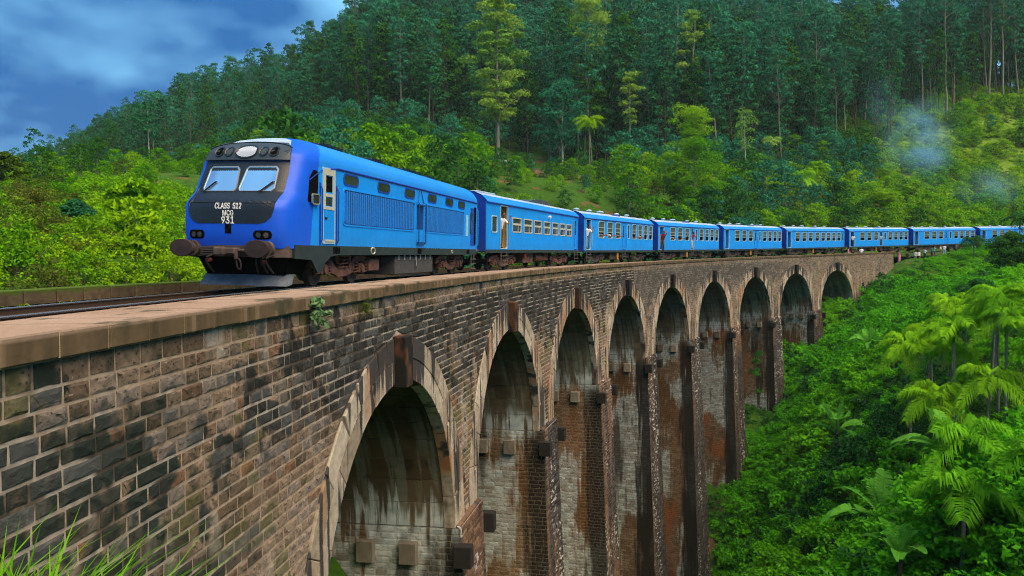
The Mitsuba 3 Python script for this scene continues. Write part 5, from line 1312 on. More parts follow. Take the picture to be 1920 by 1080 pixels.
# --- the bright thicket beyond the parapet at the left
for i, (kw, lm) in enumerate([(dict(r=1.5, hh=1.5, n=34, nl=52, ll=0.17, lw=0.085, stems=16), 'leaf_lime'), (dict(r=1.3, hh=1.8, n=34, nl=52, ll=0.16, lw=0.075, stems=18), 'leaf_bright'), (dict(r=1.5, hh=1.6, n=34, nl=50, ll=0.14, lw=0.07, stems=16), 'leaf_olive')]):
    a, b = bush(300 + i, **kw)
    group_shape(f'thicket_{i}', {'stem': (a, 'twig'), 'leaf_mass': (b, lm)})
g = np.random.default_rng(9)
pts = []
for x in np.arange(-62, -7, 1.55):
    for y in np.arange(4, 62, 1.55):
        q = (x + g.uniform(-0.7, 0.7), y + g.uniform(-0.7, 0.7)); s, n = unbend(*q)
        if ahead(q[0], q[1], 1.12) and n > 10.4: pts.append(q)
pts = np.array(pts); gz = ground(pts[:, 0], pts[:, 1])
th_says = ['leafy lime green bush of the bank beyond the mossy parapet', 'bright green bush of the bank beyond the mossy parapet', 'olive brown bush of the bank beyond the mossy parapet']
nt = 0
for i in np.argsort(np.hypot(pts[:, 0] - EYE[0], pts[:, 1] - EYE[1])):
    x, y = pts[i]; far_left = (x - EYE[0]) / (y - EYE[1]) < -0.56
    k = int(g.choice(3, p=[0.35, 0.3, 0.35] if far_left else [0.68, 0.30, 0.02])); sc = g.uniform(0.6, 1.05)
    s, n = unbend(x, y)
    if n < 12.5: sc *= 0.7
    if nt < 150:
        key = tag(uniq('thicket_bush'), th_says[k], 'bush', 'bushes of the thicket beyond the parapet'); nt += 1
    else: key = uniq('thicket__bush')
    put_copy(f'thicket_{k}', key, x, y, gz[i] - 0.25, sc, g.uniform(0, 360), sc * g.uniform(0.8, 1.25))
tag('thicket', 'bright green thicket on the bank beyond the parapet', 'thicket', kind='stuff')
big_tree('dark_bush', -17.0, 38.5, 'nearly black round bush set in the bright thicket at the left', 'bark_dark', 'leaf_forest', seed=50, h=1.7, base=0.1, spread=0.5, nb=36, cl=0.17, nl=150, ll=0.14, lw=0.07, r0=0.016, profile='round', two=True)
big_tree('thicket_sapling', -8.7, 27.5, 'thin dark stemmed sapling standing up out of the thicket by the engine', 'bark_dark', 'leaf_lime', seed=51, h=2.7, base=0.40, spread=0.30, nb=14, cl=0.11, nl=40, ll=0.24, lw=0.12, r0=0.009, lean=0.10, profile='umbrella')
big_tree('thicket_sapling', -11.4, 33.0, 'bushy yellow green sapling topping the thicket left of the engine', 'bark_grey', 'leaf_lime', seed=52, h=2.8, base=0.15, spread=0.36, nb=30, cl=0.12, nl=90, ll=0.22, lw=0.11, r0=0.010, profile='round')
big_tree('bare_tree', -51, 88, 'small half bare tree against the sky at the left edge', 'bark_dark', 'leaf_forest', seed=53, h=6.5, base=0.35, spread=0.22, nb=26, cl=0.05, nl=16, ll=0.35, lw=0.16, r0=0.010, profile='round')
big_tree('thicket_tree', -33, 57, 'olive bushy tree at the left edge, taller than the thicket', 'bark_dark', 'leaf_olive', seed=54, h=3.0, base=0.15, spread=0.42, nb=40, cl=0.13, nl=120, ll=0.22, lw=0.11, r0=0.012, profile='round')

# --- the green slope below the viaduct
for i, (kw, lm) in enumerate([(dict(r=1.25, hh=1.0, n=28, nl=34, ll=0.18, lw=0.10), 'leaf_slope'), (dict(r=1.0, hh=1.1, n=24, nl=34, ll=0.17, lw=0.09), 'leaf_slope'), (dict(r=1.4, hh=0.9, n=28, nl=34, ll=0.20, lw=0.11), 'leaf_slope'), (dict(r=1.2, hh=1.2, n=26, nl=34, ll=0.19, lw=0.10), 'leaf_dark')]):
    a, b = bush(400 + i, **kw)
    if i == 2: clump(b, np.random.default_rng(3), (0, 0, 1.0), (1.2, 1.2, 0.35), 14, 0.07, 0.06)
    group_shape(f'slope_{i}', {'stem': (a, 'twig'), 'leaf_mass': (b, lm)})
g = np.random.default_rng(10)
pts = []
for x in np.arange(0, 110, 1.25):
    for y in np.arange(14, 150, 1.25):
        q = (x + g.uniform(-0.6, 0.6), y + g.uniform(-0.6, 0.6)); s, n = unbend(*q)
        if not ahead(q[0], q[1], 1.12, 12) or s < 15: continue
        if n > -1.2 and s < 128.5:
            pc = (s - (ARCH0 + PITCH / 2)) / PITCH; off = abs(pc - round(pc)) * PITCH
            if n > 8.5 or s < 62 or off < 2.0: continue
        elif n > -1.2 and s < 139: continue
        if n > -2.2 and s >= 139: continue
        if s < 40 and n > -9: continue                       # the deep end of the valley, out of sight
        pts.append(q)
pts = np.array(pts); gz = ground(pts[:, 0], pts[:, 1])
keep = g.random(len(pts)) < np.clip(1.25 - np.hypot(pts[:, 0] - EYE[0], pts[:, 1] - EYE[1]) / 150, 0.75, 1)
nsl = 0
for i in np.argsort(np.hypot(pts[:, 0] - EYE[0], pts[:, 1] - EYE[1])):
    if not keep[i]: continue
    x, y = pts[i]; d = math.hypot(x - EYE[0], y - EYE[1]); s, n = unbend(x, y)
    lump = float(meshkit.noise(np.array([x * 0.16, y * 0.16, 3.0])))
    k = 3 if lump < 0.30 and g.random() < 0.7 else int(g.choice(4, p=[0.38, 0.32, 0.24, 0.06]))
    sc = g.uniform(0.85, 1.4) * (0.8 + 0.8 * lump)
    if n > -2.5: sc *= 0.8
    if 25 < x < 42 and 40 < y < 70 and x > 0.42 * y + 6: sc *= 0.5
    if s > 132: sc *= 0.55
    put_copy(f'slope_{k}', uniq('slope_growth__shrub'), x, y, gz[i] - 0.15 + 0.5 * (lump - 0.5), sc, g.uniform(0, 360), sc * g.uniform(0.8, 1.3)); nsl += 1
for s in np.arange(58, 128, 0.95):
    for n in np.arange(-5.0, -0.8, 0.95):
        x, y, _ = bend(np.array([s + g.uniform(-0.4, 0.4), n + g.uniform(-0.3, 0.3), 0]))
        put_copy(f'slope_{int(g.choice(4, p=[0.36, 0.32, 0.2, 0.12]))}', uniq('slope_growth__shrub'), x, y, float(ground(x, y)) - 0.1, g.uniform(0.6, 1.05), g.uniform(0, 360))
for i in range(900):
    x, y, _ = bend(np.array([g.uniform(129, 168), g.uniform(-17, -1.4), 0]))
    if unbend(x, y)[0] > 138.5 and unbend(x, y)[1] > -2.4: continue
    put_copy(f'slope_{int(g.choice(3))}', uniq('slope_growth__shrub'), x, y, float(ground(x, y)) - 0.1, g.uniform(0.35, 0.62), g.uniform(0, 360))
for i in range(160):
    x, y, _ = bend(np.array([g.uniform(139, 158), g.uniform(-6, -1.6), 0]))
    put_copy(f'slope_{int(g.choice(3))}', uniq('slope_growth__shrub'), x, y, float(ground(x, y)) - 0.1, g.uniform(0.18, 0.34), g.uniform(0, 360))
tag('slope_growth', 'mass of bright green shrubs covering the slope below the viaduct', 'undergrowth', kind='stuff')

# growth seen through the arches, on the far side of the piers
g = np.random.default_rng(12)
for i in range(170):
    s, n = g.uniform(48, 136), g.uniform(10.5, 22)
    x, y, _ = bend(np.array([s, n, 0])); z = float(ground(x, y))
    put_copy(f'hill_shrub_{int(g.choice([0, 1, 1, 3]))}', uniq('far_side_growth__bush'), x, y, z - 0.3, g.uniform(0.5, 0.9), g.uniform(0, 360))
tag('far_side_growth', 'dark growth behind the piers, glimpsed through the arches', 'undergrowth', kind='stuff')

# --- palms and bananas
PG = 'slim palms at the right side of the slope'
def add_palm(x, y, label, group=None, dz=0.0, leaf_m='leaf_palm', **kw):
    t = thing('palm_tree', label, 'palm', group); z = float(ground(x, y)) + dz
    m = np.eye(4); m[:3, 3] = (x, y, z); a, b, c = palm(**kw)
    a.build('trunk', 'bark_grey', t, tw=m, smooth=60); b.build('crown_shaft', 'leaf_banana', t, tw=m, uv=True); c.build('fronds', leaf_m, t, tw=m, uv=True)
for i, (x, y, h) in enumerate([(28.0, 47.2, 5.0), (27.4, 43.2, 2.8), (29.6, 45.2, 4.6), (28.9, 49.2, 2.8), (31.5, 50.0, 3.9), (30.5, 47.5, 4.5), (32.5, 47.0, 3.6), (27.0, 50.5, 3.6), (33.5, 53.0, 2.9), (36.0, 57.5, 2.0), (34.5, 60.0, 2.9), (38.0, 62.0, 1.6), (30.0, 41.0, 3.6), (37.3, 66.0, 2.0), (33.0, 55.5, 2.2), (31.0, 43.5, 2.4), (33.0, 44.0, 3.2), (35.5, 51.0, 2.6), (25.4, 44.2, 2.6), (26.2, 46.0, 2.2), (31.8, 57.5, 1.8), (29.2, 53.0, 2.4)]):
    add_palm(x, y, 'slim grey stemmed palm with a feathery yellow green crown among its fellows on the slope', PG, seed=500 + i, h=h + (0.7 if i < 4 else 1.5), nf=15, fl=1.9, leaf=0.62, droop=1.2, lean=0.03 + 0.05 * ((i * 7) % 5) / 5)
for i, (x, y, h, says_) in enumerate([(20.8, 32.6, 1.3, 'low spreading palm highest of the near palms at lower right'), (18.6, 29.0, 1.6, 'low spreading palm with long bright fronds at the lower right'), (19.9, 27.0, 2.1, 'low palm nearest the right edge, dark below its fronds')]):
    add_palm(x, y, says_, seed=540 + i, h=h + 0.4, nf=14, fl=1.9, droop=1.15, lean=0.08, leaf=0.62)
add_palm(13.4, 128, 'yellow green palm rising alone behind the second coach', seed=550, h=9.5, nf=14, fl=2.6, lean=0.02, leaf=0.8, leaf_m='leaf_lime')
add_palm(51.3, 143, 'drooping palm behind the fourth coach roof', seed=551, h=8.0, nf=14, fl=3.0, lean=0.04, leaf=0.9)
add_palm(56.5, 150, 'tall palm a little right of the drooping one, behind the coaches', seed=552, h=9.5, nf=13, fl=2.8, lean=0.08, leaf=0.9)
add_palm(-14.5, 139, 'palm at the forest edge left of the tall pale tree', seed=553, h=9, nf=13, fl=2.6, leaf=0.8, leaf_m='leaf_dark')
add_palm(-19.9, 149, 'bright palm among the trees above the engine roof', seed=554, h=9, nf=13, fl=2.6, leaf=0.8)
add_palm(76.1, 120.5, 'dark palm standing before the far end of the train', seed=555, h=4.6, nf=13, fl=2.6, lean=0.05, leaf=0.8, leaf_m='leaf_dark', dz=-0.5)
add_palm(79.5, 122.0, 'yellowing palm at the right edge beside the dark palm', seed=556, h=5.0, nf=12, fl=2.4, leaf=0.8)
add_palm(58.0, 183, 'pale palm in front of the right hand forest', seed=557, h=9, nf=12, fl=2.8, leaf=0.9, leaf_m='leaf_pale')
add_palm(69.3, 120.5, 'short bushy palm in front of the seventh coach', seed=558, h=1.6, nf=15, fl=2.1, leaf=0.8, leaf_m='leaf_dark')
for i, (x, y, s, says_) in enumerate([(25.0, 57.0, 1.35, 'lone banana plant with upright leaves in the middle of the green slope'), (18.6, 35.0, 1.2, 'large banana plant with broad torn leaves beside the low palms'), (18.2, 38.6, 1.0, 'banana plant left of the large one, leaves bent over'),
                                   (16.8, 29.6, 0.85, 'small banana plant at the bottom of the slope'), (20.8, 34.4, 1.1, 'banana plant standing behind the low palms'), (36.5, 79.0, 1.0, 'far banana plant high on the green slope'), (19.6, 24.3, 0.9, 'banana leaf clump in the lower right corner')]):
    t = thing('banana_plant', says_, 'banana plant'); m = np.eye(4); m[:3, :3] *= s; m[:3, 3] = (x, y, float(ground(x, y)) + 0.9)
    a, c = banana(600 + i); a.build('stem', 'bark_dark', t, tw=m, smooth=60)
    for lf in c: lf.build('leaf', 'leaf_banana', t, tw=m, uv=True)

# --- small growth on the masonry and in front
def wall_plant(s, n, z, label, r, nl, key='wall_plant', ll=0.11, lw=0.06, leaf_m='leaf_teal', stretch=(1, 1, 1)):
    gg = np.random.default_rng(int(s * 10)); mb, st = MB(), MB(); c = bend(np.array([s, n, z]))
    for i in range(9):
        o = gg.normal(size=3) * r * 0.45 * np.array(stretch); o[0] = abs(o[0]) * 0.8
        clump(mb, gg, c + o, (r * 0.32,) * 3, nl, ll, lw, 0.5, 0.2, 0.3); st.tube([bend(np.array([s, 0.0, z - 0.1])), c + o], 0.006, 4)
    t = thing(key, label, 'plant'); st.build('stem', 'twig', t); mb.build('foliage', leaf_m, t, uv=True)
wall_plant(14.8, -0.14, -0.30, 'leafy grey green plant growing from the joint under the coping', 0.30, 22, leaf_m='leaf_sage', stretch=(0.5, 1.6, 0.6))
wall_plant(17.3, -0.12, -0.36, 'thin tuft growing under the coping, right of the leafy plant', 0.16, 8, leaf_m='leaf_olive', ll=0.12, lw=0.025)
wall_plant(92.6, -0.9, -11.9, 'dark bush growing out of the flank of a tall pier', 1.5, 90, key='pier_bush', ll=0.22, lw=0.10, leaf_m='leaf_dark', stretch=(0.8, 0.8, 1.1))
wall_plant(16.9, -0.35, -5.75, 'bright leaf shoot at the foot of the first arch', 0.25, 8, leaf_m='leaf_bright', ll=0.22, lw=0.06)
g = np.random.default_rng(15)
def blades(mb, cx, cy, n, rad, h, w=0.0085):
    for i in range(n):
        x, y = cx + g.normal(0, rad), cy + g.normal(0, rad); z = -1.25
        a = g.uniform(0, 2 * PI); hh = h * g.uniform(0.6, 1.15); b = g.uniform(0.15, 0.65) * hh
        t = np.linspace(0, 1, 6); c = np.stack([x + math.cos(a) * b * t ** 2, y + math.sin(a) * b * t ** 2, z + hh * (t - 0.25 * t ** 2.5)], -1)
        sd = np.array([-math.sin(a), math.cos(a), 0]) * w
        V = np.vstack([c - sd * (1 - t ** 3)[:, None], c + sd * (1 - t ** 3)[:, None]]); i_ = np.arange(5)
        mb.raw(V, np.stack([i_, i_ + 6, i_ + 7, i_ + 1], 1), (g.random(), g.random()))
mb = MB()
for cx, cy, n, r_, h in ((2.70, 4.45, 300, 0.13, 1.20), (2.35, 4.3, 420, 0.24, 1.14), (2.66, 4.75, 120, 0.10, 0.98), (2.3, 4.5, 260, 0.2, 1.05), (2.45, 4.6, 220, 0.14, 1.18)): blades(mb, cx, cy, n, r_, h)
tag(mb.build('grass', 'leaf_bright', uv=True), 'long grass blades in front of the wall at the lower left', 'grass', kind='stuff')
mb = MB(); g = np.random.default_rng(16)
for i in range(60):
    s, n = g.uniform(9, 20), g.choice([7.6, 7.8, 7.9, 6.4, 2.6])
    c = bend(np.array([s, n + g.normal(0, 0.12), -0.46]))
    clump(mb, g, c + [0, 0, 0.06], (0.12, 0.12, 0.14), 10, 0.16, 0.02, 0.2, -0.6, 0.2)
tag(mb.build('track_weeds', 'leaf_lime', uv=True), 'small weeds growing beside the rails before the engine', 'weeds', kind='stuff')

# ---------------------------------------------------------------- people
for n_, c_ in (('skin', (0.20, 0.105, 0.062)), ('hair', (0.012, 0.010, 0.010)), ('cloth_white', (0.72, 0.76, 0.80)), ('cloth_black', (0.015, 0.016, 0.022)), ('cloth_maroon', (0.20, 0.030, 0.030)), ('cloth_pink', (0.62, 0.16, 0.30)), ('cloth_blue', (0.05, 0.16, 0.38)),
               ('cloth_grey', (0.22, 0.23, 0.25)), ('cloth_teal', (0.05, 0.26, 0.33)), ('cloth_khaki', (0.28, 0.23, 0.15)), ('cloth_sky', (0.36, 0.52, 0.66)), ('cloth_jeans', (0.055, 0.075, 0.13)), ('eye_dark', (0.01, 0.01, 0.01))):
    mat(n_, princ(c_, 0.8, 0.2, sheen=0.3 if n_.startswith('cloth') else 0.0))

def ball(c, r, n=10): return m3.Manifold.sphere(r, n).translate(tuple(float(q) for q in c))
def limb(pts, rad):
    out = []
    for a, b, ra, rb in zip(pts[:-1], pts[1:], rad[:-1], rad[1:]):
        out.append(m3.Manifold.batch_hull([ball(a, ra), ball(b, rb)]))
    return out
def soft(parts, ln=0.05, it=6):
    m = m3.Manifold.batch_boolean(parts, m3.OpType.Add).refine_to_length(ln).to_mesh()
    t = trimesh.Trimesh(m.vert_properties[:, :3], m.tri_verts, process=False); t.merge_vertices()
    trimesh.smoothing.filter_taubin(t, 0.5, 0.52, iterations=it)
    return t

def figure(lean=(0, 0), arms=None, legs=None, drop=0.0, head=(0, 0)):
    """a person 1.70 m tall facing -y; lean moves the chest, arms and legs give (elbow, hand) and (knee, ankle) per side"""
    pel = np.array([0, 0, 0.93 - drop]); ch = pel + [lean[0], lean[1], 0.38]; nk = ch + [lean[0] * 0.4, lean[1] * 0.4 , 0.16]; hd = nk + [head[0], head[1] - 0.02, 0.15]
    sk, sh, tr, shoe = [], [], [], []
    skull = m3.Manifold.batch_hull([ball(hd + [0, 0.015, 0.025], 0.092, 14), ball(hd + [0, -0.025, -0.055], 0.062, 12), ball(hd + [0, -0.04, -0.10], 0.038)])
    sk += [skull, m3.Manifold.batch_hull([ball(hd + [0, -0.085, 0.01], 0.012), ball(hd + [0, -0.112, -0.03], 0.016)]), ball(hd + [0.092, 0.01, -0.02], 0.022), ball(hd + [-0.092, 0.01, -0.02], 0.022),
           m3.Manifold.batch_hull([ball(hd + [-0.02, -0.088, -0.072], 0.010), ball(hd + [0.02, -0.088, -0.072], 0.010)])]
    sk += limb([hd + [0, 0.01, -0.06], nk], [0.055, 0.058])
    tors = [m3.Manifold.batch_hull([ball(ch + [0.12, 0, 0.06], 0.095), ball(ch + [-0.12, 0, 0.06], 0.095), ball(ch + [0, 0.0, 0.10], 0.08), ball(0.5 * (ch + pel) + [0.075, 0, 0], 0.092), ball(0.5 * (ch + pel) + [-0.075, 0, 0], 0.092)]),
            m3.Manifold.batch_hull([ball(0.5 * (ch + pel) + [0.075, 0, 0], 0.092), ball(0.5 * (ch + pel) + [-0.075, 0, 0], 0.092), ball(pel + [0.09, 0, 0], 0.10), ball(pel + [-0.09, 0, 0], 0.10)])]
    sh += tors
    for s_, k in ((1, 0), (-1, 1)):
        sho = ch + [s_ * 0.19, 0, 0.08]; el, ha = (sho + np.array(q) for q in (arms or [((0.05, 0.02, -0.28), (0.05, -0.06, -0.52))] * 2)[k]) if not arms else (sho + np.array(arms[k][0]), sho + np.array(arms[k][1]))
        if not arms and s_ < 0: el, ha = sho + [-0.05, 0.02, -0.28], sho + [-0.05, -0.06, -0.52]
        sk += limb([sho, el, ha], [0.048, 0.040, 0.028])
        sh += limb([sho, 0.25 * sho + 0.75 * el], [0.066, 0.058])
        d = unit(ha - el); sd = unit(np.cross(d, [0.3, 1, 0.2])); pm = ha + d * 0.07
        sk.append(m3.Manifold.batch_hull([ball(ha + sd * 0.015, 0.022), ball(ha - sd * 0.015, 0.022), ball(pm + sd * 0.028, 0.016), ball(pm - sd * 0.028, 0.016)]))
        nn_ = np.cross(d, sd)
        for q, o in enumerate((-0.03, -0.01, 0.01, 0.03)):
            f0 = pm + sd * o; f1 = f0 + d * (0.040 - 0.006 * abs(q - 1.4)) + nn_ * 0.008; f2 = f1 + d * 0.024 + nn_ * 0.024
            sk += limb([f0, f1, f2], [0.0105, 0.0095, 0.008])
        sk += limb([ha + sd * 0.026 + d * 0.02, ha + sd * 0.052 + d * 0.05, ha + sd * 0.055 + d * 0.078], [0.013, 0.011, 0.009])
        hip = pel + [s_ * 0.095, 0, -0.02]; kn, an = (hip + np.array(legs[k][0]), hip + np.array(legs[k][1])) if legs else (hip + [s_ * 0.015, -0.02, -0.42], hip + [s_ * 0.02, 0.02, -0.83])
        sk += limb([hip, kn, an], [0.075, 0.05, 0.036])
        tr += limb([hip, kn, an + (kn - an) * 0.08], [0.105, 0.078, 0.062])
        fd = np.array([0, -1, -0.25]) if legs is None else unit(np.array([0, -1, -0.35]))
        sk += limb([an, an + fd * 0.13 + [0, 0, -0.03]], [0.036, 0.028]); shoe += limb([an + [0, 0.03, -0.035], an + fd * 0.15 + [0, 0, -0.03]], [0.048, 0.042])
    tr.append(m3.Manifold.batch_hull([ball(pel + [0.09, 0, 0.0], 0.108), ball(pel + [-0.09, 0, 0.0], 0.108), ball(pel + [0.06, 0, -0.08], 0.10), ball(pel + [-0.06, 0, -0.08], 0.10)]))
    hair = m3.Manifold.batch_hull([ball(hd + [0, 0.025, 0.045], 0.098, 14), ball(hd + [0, 0.06, -0.02], 0.062)]) - m3.Manifold.cube((0.4, 0.3, 0.4), True).translate(tuple(hd + [0, -0.19, -0.1]))
    ey = MB()
    for s_ in (-1, 1): t = trimesh.creation.icosphere(1, 0.013); ey.raw(t.vertices + hd + [s_ * 0.034, -0.084, 0.008], t.faces)
    h = hair.to_mesh()
    return {'body': soft(sk, 0.045), 'shirt': soft(sh, 0.07), 'trousers': soft(tr, 0.07), 'shoes': soft(shoe, 0.06), 'hair': trimesh.Trimesh(h.vert_properties[:, :3], h.tri_verts, process=False), 'eyes': trimesh.Trimesh(*ey.arrays()[:2], process=False)}

POSE = {
    'stand': figure(),
    'photo': figure(lean=(0, -0.02), arms=[((0.05, -0.16, -0.22), (-0.10, -0.36, 0.02)), ((-0.05, -0.16, -0.22), (0.10, -0.36, 0.02))]),
    'turn': figure(lean=(0.03, 0), arms=[((0.10, 0.02, -0.27), (0.02, -0.14, -0.40)), ((-0.16, -0.10, -0.12), (-0.12, -0.30, 0.10))], legs=[((0.03, -0.06, -0.42), (0.05, 0.06, -0.82)), ((-0.02, 0.02, -0.42), (-0.03, 0.0, -0.83))]),
    'door': figure(lean=(0.05, -0.12), head=(0.02, -0.04), arms=[((0.10, -0.16, -0.20), (0.20, -0.18, 0.08)), ((-0.10, 0.02, -0.26), (-0.02, -0.14, -0.45))]),
    'hang': figure(lean=(0.06, -0.18), head=(0.0, -0.03), arms=[((0.14, 0.04, 0.18), (0.12, 0.20, 0.42)), ((-0.12, -0.06, -0.25), (-0.10, -0.16, -0.48))], legs=[((0.02, -0.12, -0.40), (0.03, 0.05, -0.80)), ((-0.02, 0.05, -0.42), (-0.03, 0.12, -0.80))]),
    'sit': figure(lean=(0, -0.04), drop=0.42, arms=[((0.08, -0.10, -0.25), (0.02, -0.32, -0.32)), ((-0.12, 0.08, -0.26), (-0.16, 0.10, -0.50))], legs=[((0.04, -0.42, -0.02), (0.05, -0.46, -0.44)), ((-0.04, -0.40, -0.04), (-0.06, -0.44, -0.46))]),
    'window': figure(lean=(0, -0.10), drop=0.42, head=(0.03, -0.06), arms=[((0.14, -0.22, -0.10), (0.26, -0.40, -0.10)), ((-0.06, -0.22, -0.16), (0.10, -0.36, -0.20))], legs=[((0.02, 0.10, -0.28), (0.02, 0.22, -0.42)), ((-0.02, 0.10, -0.28), (-0.02, 0.22, -0.42))]),
}
PLY = {p: {k: mikit.ply(m, 'material_skin', smooth=True) for k, m in d.items()} for p, d in POSE.items()}
def person(m, pose, shirt, trousers, label, group=None):
    t = thing('person', label, 'person', group)
    for k, m_ in (('body', 'skin'), ('shirt', shirt), ('trousers', trousers), ('shoes', 'cloth_black'), ('hair', 'hair'), ('eyes', 'eye_dark')):
        add(k, {**PLY[pose][k], 'bsdf': {'type': 'ref', 'id': 'material_' + m_}}, None, t, tw=m)
def facing(p, ang, s=1.0):
    m = np.eye(4); c, q = math.cos(ang) * s, math.sin(ang) * s
    m[:2, :2] = [[c, -q], [q, c]]; m[2, 2] = s; m[:3, 3] = p; return m
def in_coach(i, X, Y, Z, ang=0.0, s=1.0):
    return place_vehicle(i) @ facing((X, Y, Z), ang, s)
# in the doors and windows of the train: the vehicle's -Y is out, towards the camera
person(in_coach(1, 2.35, 0.22, 1.16, -0.5, 1.03), 'door', 'cloth_white', 'cloth_black', 'person in white shirt and black trousers leaning from the first coach doorway')
person(in_coach(2, 0.90, 0.20, 1.16, -0.4), 'door', 'cloth_white', 'cloth_grey', 'person in a white shirt in the front doorway of the second coach')
person(in_coach(3, 0.95, -0.02, 1.02, -0.9, 1.05), 'hang', 'cloth_maroon', 'cloth_jeans', 'person in maroon hanging out of the front door of the third coach')
person(in_coach(3, 8.95, 0.10, 1.16, -0.3), 'door', 'cloth_maroon', 'cloth_sky', 'person in maroon standing in the middle door of the third coach')
person(in_coach(6, 0.90, 0.05, 1.14, -0.4), 'door', 'cloth_white', 'cloth_black', 'person in white shirt standing in the front door of the sixth coach')
person(in_coach(6, 8.95, 0.12, 1.14, -0.4), 'door', 'cloth_sky', 'cloth_black', 'person in pale blue in the middle door of the sixth coach')
for i, X, sh_, l_ in ((2, 3.55, 'cloth_khaki', 'person leaning an arm from the first tall window of the second coach'), (2, 5.45, 'cloth_white', 'person in white at the second tall window of the second coach'), (2, 7.4, 'cloth_khaki', 'person at the third tall window of the second coach'),
                      (2, 11.6, 'cloth_black', 'person in dark clothes at the fourth tall window of the second coach'), (2, 13.3, 'cloth_white', 'person in white at the fifth tall window of the second coach'),
                      (3, 3.5, 'cloth_sky', 'person in pale blue reaching from the first tall window of the third coach'), (3, 5.5, 'cloth_black', 'person in dark clothes at the second window of the third coach')):
    person(in_coach(i, X, 0.34, 1.32, -0.25), 'window', sh_, 'cloth_grey', l_)
# two sitting on the coping near the far end, the crowd beyond it, the party on the hill
for s_, sh_, tr_, l_, a in ((126.2, 'cloth_pink', 'cloth_grey', 'person in pink sitting on the viaduct coping near its far end', 0.5), (130.2, 'cloth_white', 'cloth_jeans', 'person in white sitting on the viaduct coping, nearest its far end', -0.6)):
    p = bend(np.array([s_, 0.55, -0.50])); person(facing(p, s_ / R * -1 + PI / 2 + a), 'sit', sh_, tr_, l_)
g = np.random.default_rng(21)
crowd = [('pink', 'photo', 'cloth_pink', 'cloth_pink'), ('maroon', 'stand', 'cloth_pink', 'cloth_grey'), ('dark', 'turn', 'cloth_black', 'cloth_black'), ('white', 'photo', 'cloth_white', 'cloth_grey'), ('white', 'turn', 'cloth_white', 'cloth_black'), ('pale pink', 'stand', 'cloth_white', 'cloth_maroon'),
         ('white', 'photo', 'cloth_white', 'cloth_black'), ('teal', 'turn', 'cloth_teal', 'cloth_black'), ('sky blue', 'photo', 'cloth_sky', 'cloth_jeans'), ('white', 'stand', 'cloth_white', 'cloth_khaki'), ('white', 'photo', 'cloth_white', 'cloth_sky'), ('black', 'stand', 'cloth_black', 'cloth_black'),
         ('grey', 'turn', 'cloth_grey', 'cloth_black'), ('maroon', 'stand', 'cloth_maroon', 'cloth_grey'), ('white', 'turn', 'cloth_white', 'cloth_white')]
nth = ['first', 'second', 'third', 'fourth', 'fifth', 'sixth', 'seventh', 'eighth', 'ninth', 'tenth', 'eleventh', 'twelfth', 'thirteenth', 'fourteenth', 'last']
for i, (cn, po, a_, b_) in enumerate(crowd):
    s_ = 141.0 + 1.28 * i + g.uniform(-0.3, 0.3) + (2.2 if i == 14 else 0); n_ = g.uniform(-0.2, 1.0)
    x, y, _ = bend(np.array([s_, n_, 0])); z = max(float(ground(x, y)), 0) - 0.04
    person(facing((x, y, z), g.uniform(-0.9, 2.6), g.uniform(0.95, 1.06)), po, a_, b_, f'{nth[i]} person of the trackside crowd counted from the viaduct end, wearing {cn}')
x, y, _ = bend(np.array([166.5, -0.8, 0])); person(facing((x, y, float(ground(x, y)) - 0.04), 0.6), 'stand', 'cloth_white', 'cloth_white', 'person in white standing apart below the last coach')
for i, (dx, dy) in enumerate([(-1.8, 0), (-1.0, 0.8), (-0.3, 0.1), (0.5, 0.9), (1.2, 0.2), (2.3, -0.4), (3.2, -1.5), (-9.5, -1.0)]):
    x, y = -0.4 + dx, 190.5 + dy
    person(facing((x, y, float(ground(x, y)) + 0.9), g.uniform(-0.8, 0.8), 1.05), ['photo', 'stand', 'turn'][i % 3], 'cloth_black' if i == 7 else 'cloth_white', 'cloth_black' if i % 2 else 'cloth_jeans',
           ('person in dark clothes standing left of the pale tree trunk on the hill path' if i == 7 else f'{nth[i]} person from the left in the white shirted party on the hill path'))
# the trodden earth path and a rail of poles beside it
gx_, gy_ = np.meshgrid(np.linspace(-14, 20, 35), np.linspace(140, 196, 57), indexing='ij')
zz = ground(gx_, gy_); cut = np.zeros_like(zz)
pathy = 190.5 - 0.9 * np.maximum(gx_ - 2, 0) * 1.6 - 0.05 * np.abs(gx_)
w_ = np.exp(-((gy_ - pathy) / 4.5) ** 2)
zz = zz + 0.9 * w_ - 0.10 + 0.10 * (meshkit.fbm(np.stack([gx_ * 0.5, gy_ * 0.5, 0 * gx_], -1), 3) - 0.5)
i, j = np.meshgrid(np.arange(34), np.arange(56), indexing='ij')
f = np.stack([i * 57 + j, (i + 1) * 57 + j, (i + 1) * 57 + j + 1, i * 57 + j + 1], -1).reshape(-1, 4)
f = f[(w_[:-1, :-1].ravel() > 0.25)]
tag(add('path', (np.stack([gx_, gy_, zz], -1).reshape(-1, 3), f), 'earth', smooth=True), kind='structure')
t = thing('pole_fence', 'low rail of thin poles beside the brown earth path on the hill', 'fence')
pp = [(2.5, 187), (5.5, 182.5), (8.5, 178), (11.5, 173.5), (14, 169.5)]
q = [np.array([x, y, float(ground(x, y)) + 0.6]) for x, y in pp]
for a in q:
    mb = MB(); mb.tube([a - [0, 0, 0.8], a + [0, 0, 1.2]], 0.09, 6); mb.build('post', 'bark_grey', t)
mb = MB(); mb.tube([a + [0, 0, 1.0] for a in q], 0.07, 5); mb.build('pole', 'earth', t)

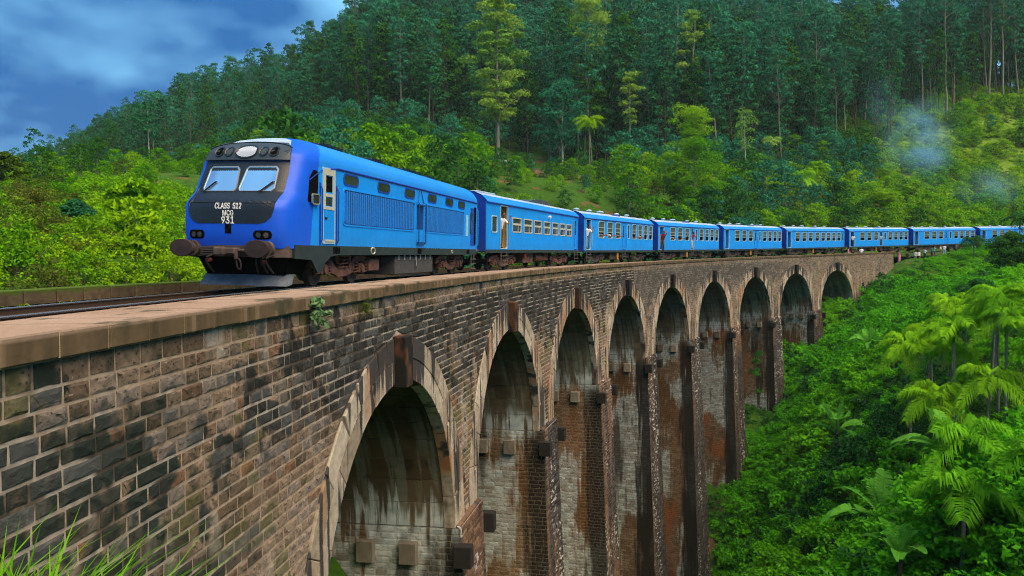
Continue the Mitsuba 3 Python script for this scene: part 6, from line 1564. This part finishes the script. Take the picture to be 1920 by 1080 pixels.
# ---------------------------------------------------------------- air and smoke
scene['haze_medium'] = {'type': 'homogeneous', 'albedo': {'type': 'rgb', 'value': [0.70, 0.95, 1.0]}, 'sigma_t': 0.00013}
scene['haze'] = {'type': 'cube', 'to_world': T4().translate([0, 240, 55]).scale([780, 690, 105]), 'bsdf': {'type': 'null'}, 'interior': {'type': 'ref', 'id': 'haze_medium'}}
tag('haze', 'thin blue haze lying over the hills', 'haze', kind='stuff')
scene['camera']['medium'] = {'type': 'ref', 'id': 'haze_medium'}
# engine smoke hanging over the far end of the train
c = np.array([77.0, 149.0, 24.8]); h = np.array([18.0, 8.0, 14.5])
gz_, gy_, gx_ = np.meshgrid(np.linspace(-1, 1, 48), np.linspace(-1, 1, 28), np.linspace(-1, 1, 60), indexing='ij')
w = np.stack([gx_ * h[0], gy_ * h[1], gz_ * h[2]], -1)
den = np.zeros_like(gx_)
for (x, y, z, r, rz, a) in ((-2.5, 0, 0.0, 4.4, 4.8, 1.15), (0.5, 1, -1.5, 3.2, 4.0, 0.9), (-1.5, -1, 4.0, 3.4, 3.2, 0.7), (-8.0, 1, 8.0, 2.8, 4.5, 0.30), (11.5, 0, -7.5, 3.6, 2.4, 0.5), (8.0, 1, -9.0, 2.6, 2.0, 0.35), (14.0, 0, -9.5, 2.6, 2.0, 0.4)):
    d2 = ((w[..., 0] - x) / r) ** 2 + ((w[..., 1] - y) / (r * 0.9)) ** 2 + ((w[..., 2] - z) / rz) ** 2
    den = den + a * np.exp(-1.6 * d2)
den = den * np.clip(3.4 * (meshkit.fbm(w * np.array([0.26, 0.26, 0.36]) + 7, 5, 2) - 0.36), 0, 1.6)
fade = np.clip((1 - np.maximum(np.maximum(np.abs(gx_), np.abs(gy_)), np.abs(gz_))) * 6, 0, 1)
den = (den * fade).astype(np.float32)[..., None]
scene['smoke_medium'] = {'type': 'heterogeneous', 'albedo': {'type': 'rgb', 'value': [0.30, 0.64, 0.93]},
                         'sigma_t': {'type': 'gridvolume', 'grid': mi.VolumeGrid(den), 'to_world': T4().translate((c - h).tolist()).scale((2 * h).tolist())}, 'scale': 0.24}
scene['smoke'] = {'type': 'cube', 'to_world': T4().translate(c.tolist()).scale(h.tolist()), 'bsdf': {'type': 'null'}, 'interior': {'type': 'ref', 'id': 'smoke_medium'}, 'exterior': {'type': 'ref', 'id': 'haze_medium'}}
tag('smoke', 'blue grey engine smoke drifting over the far end of the train', 'smoke', kind='stuff')
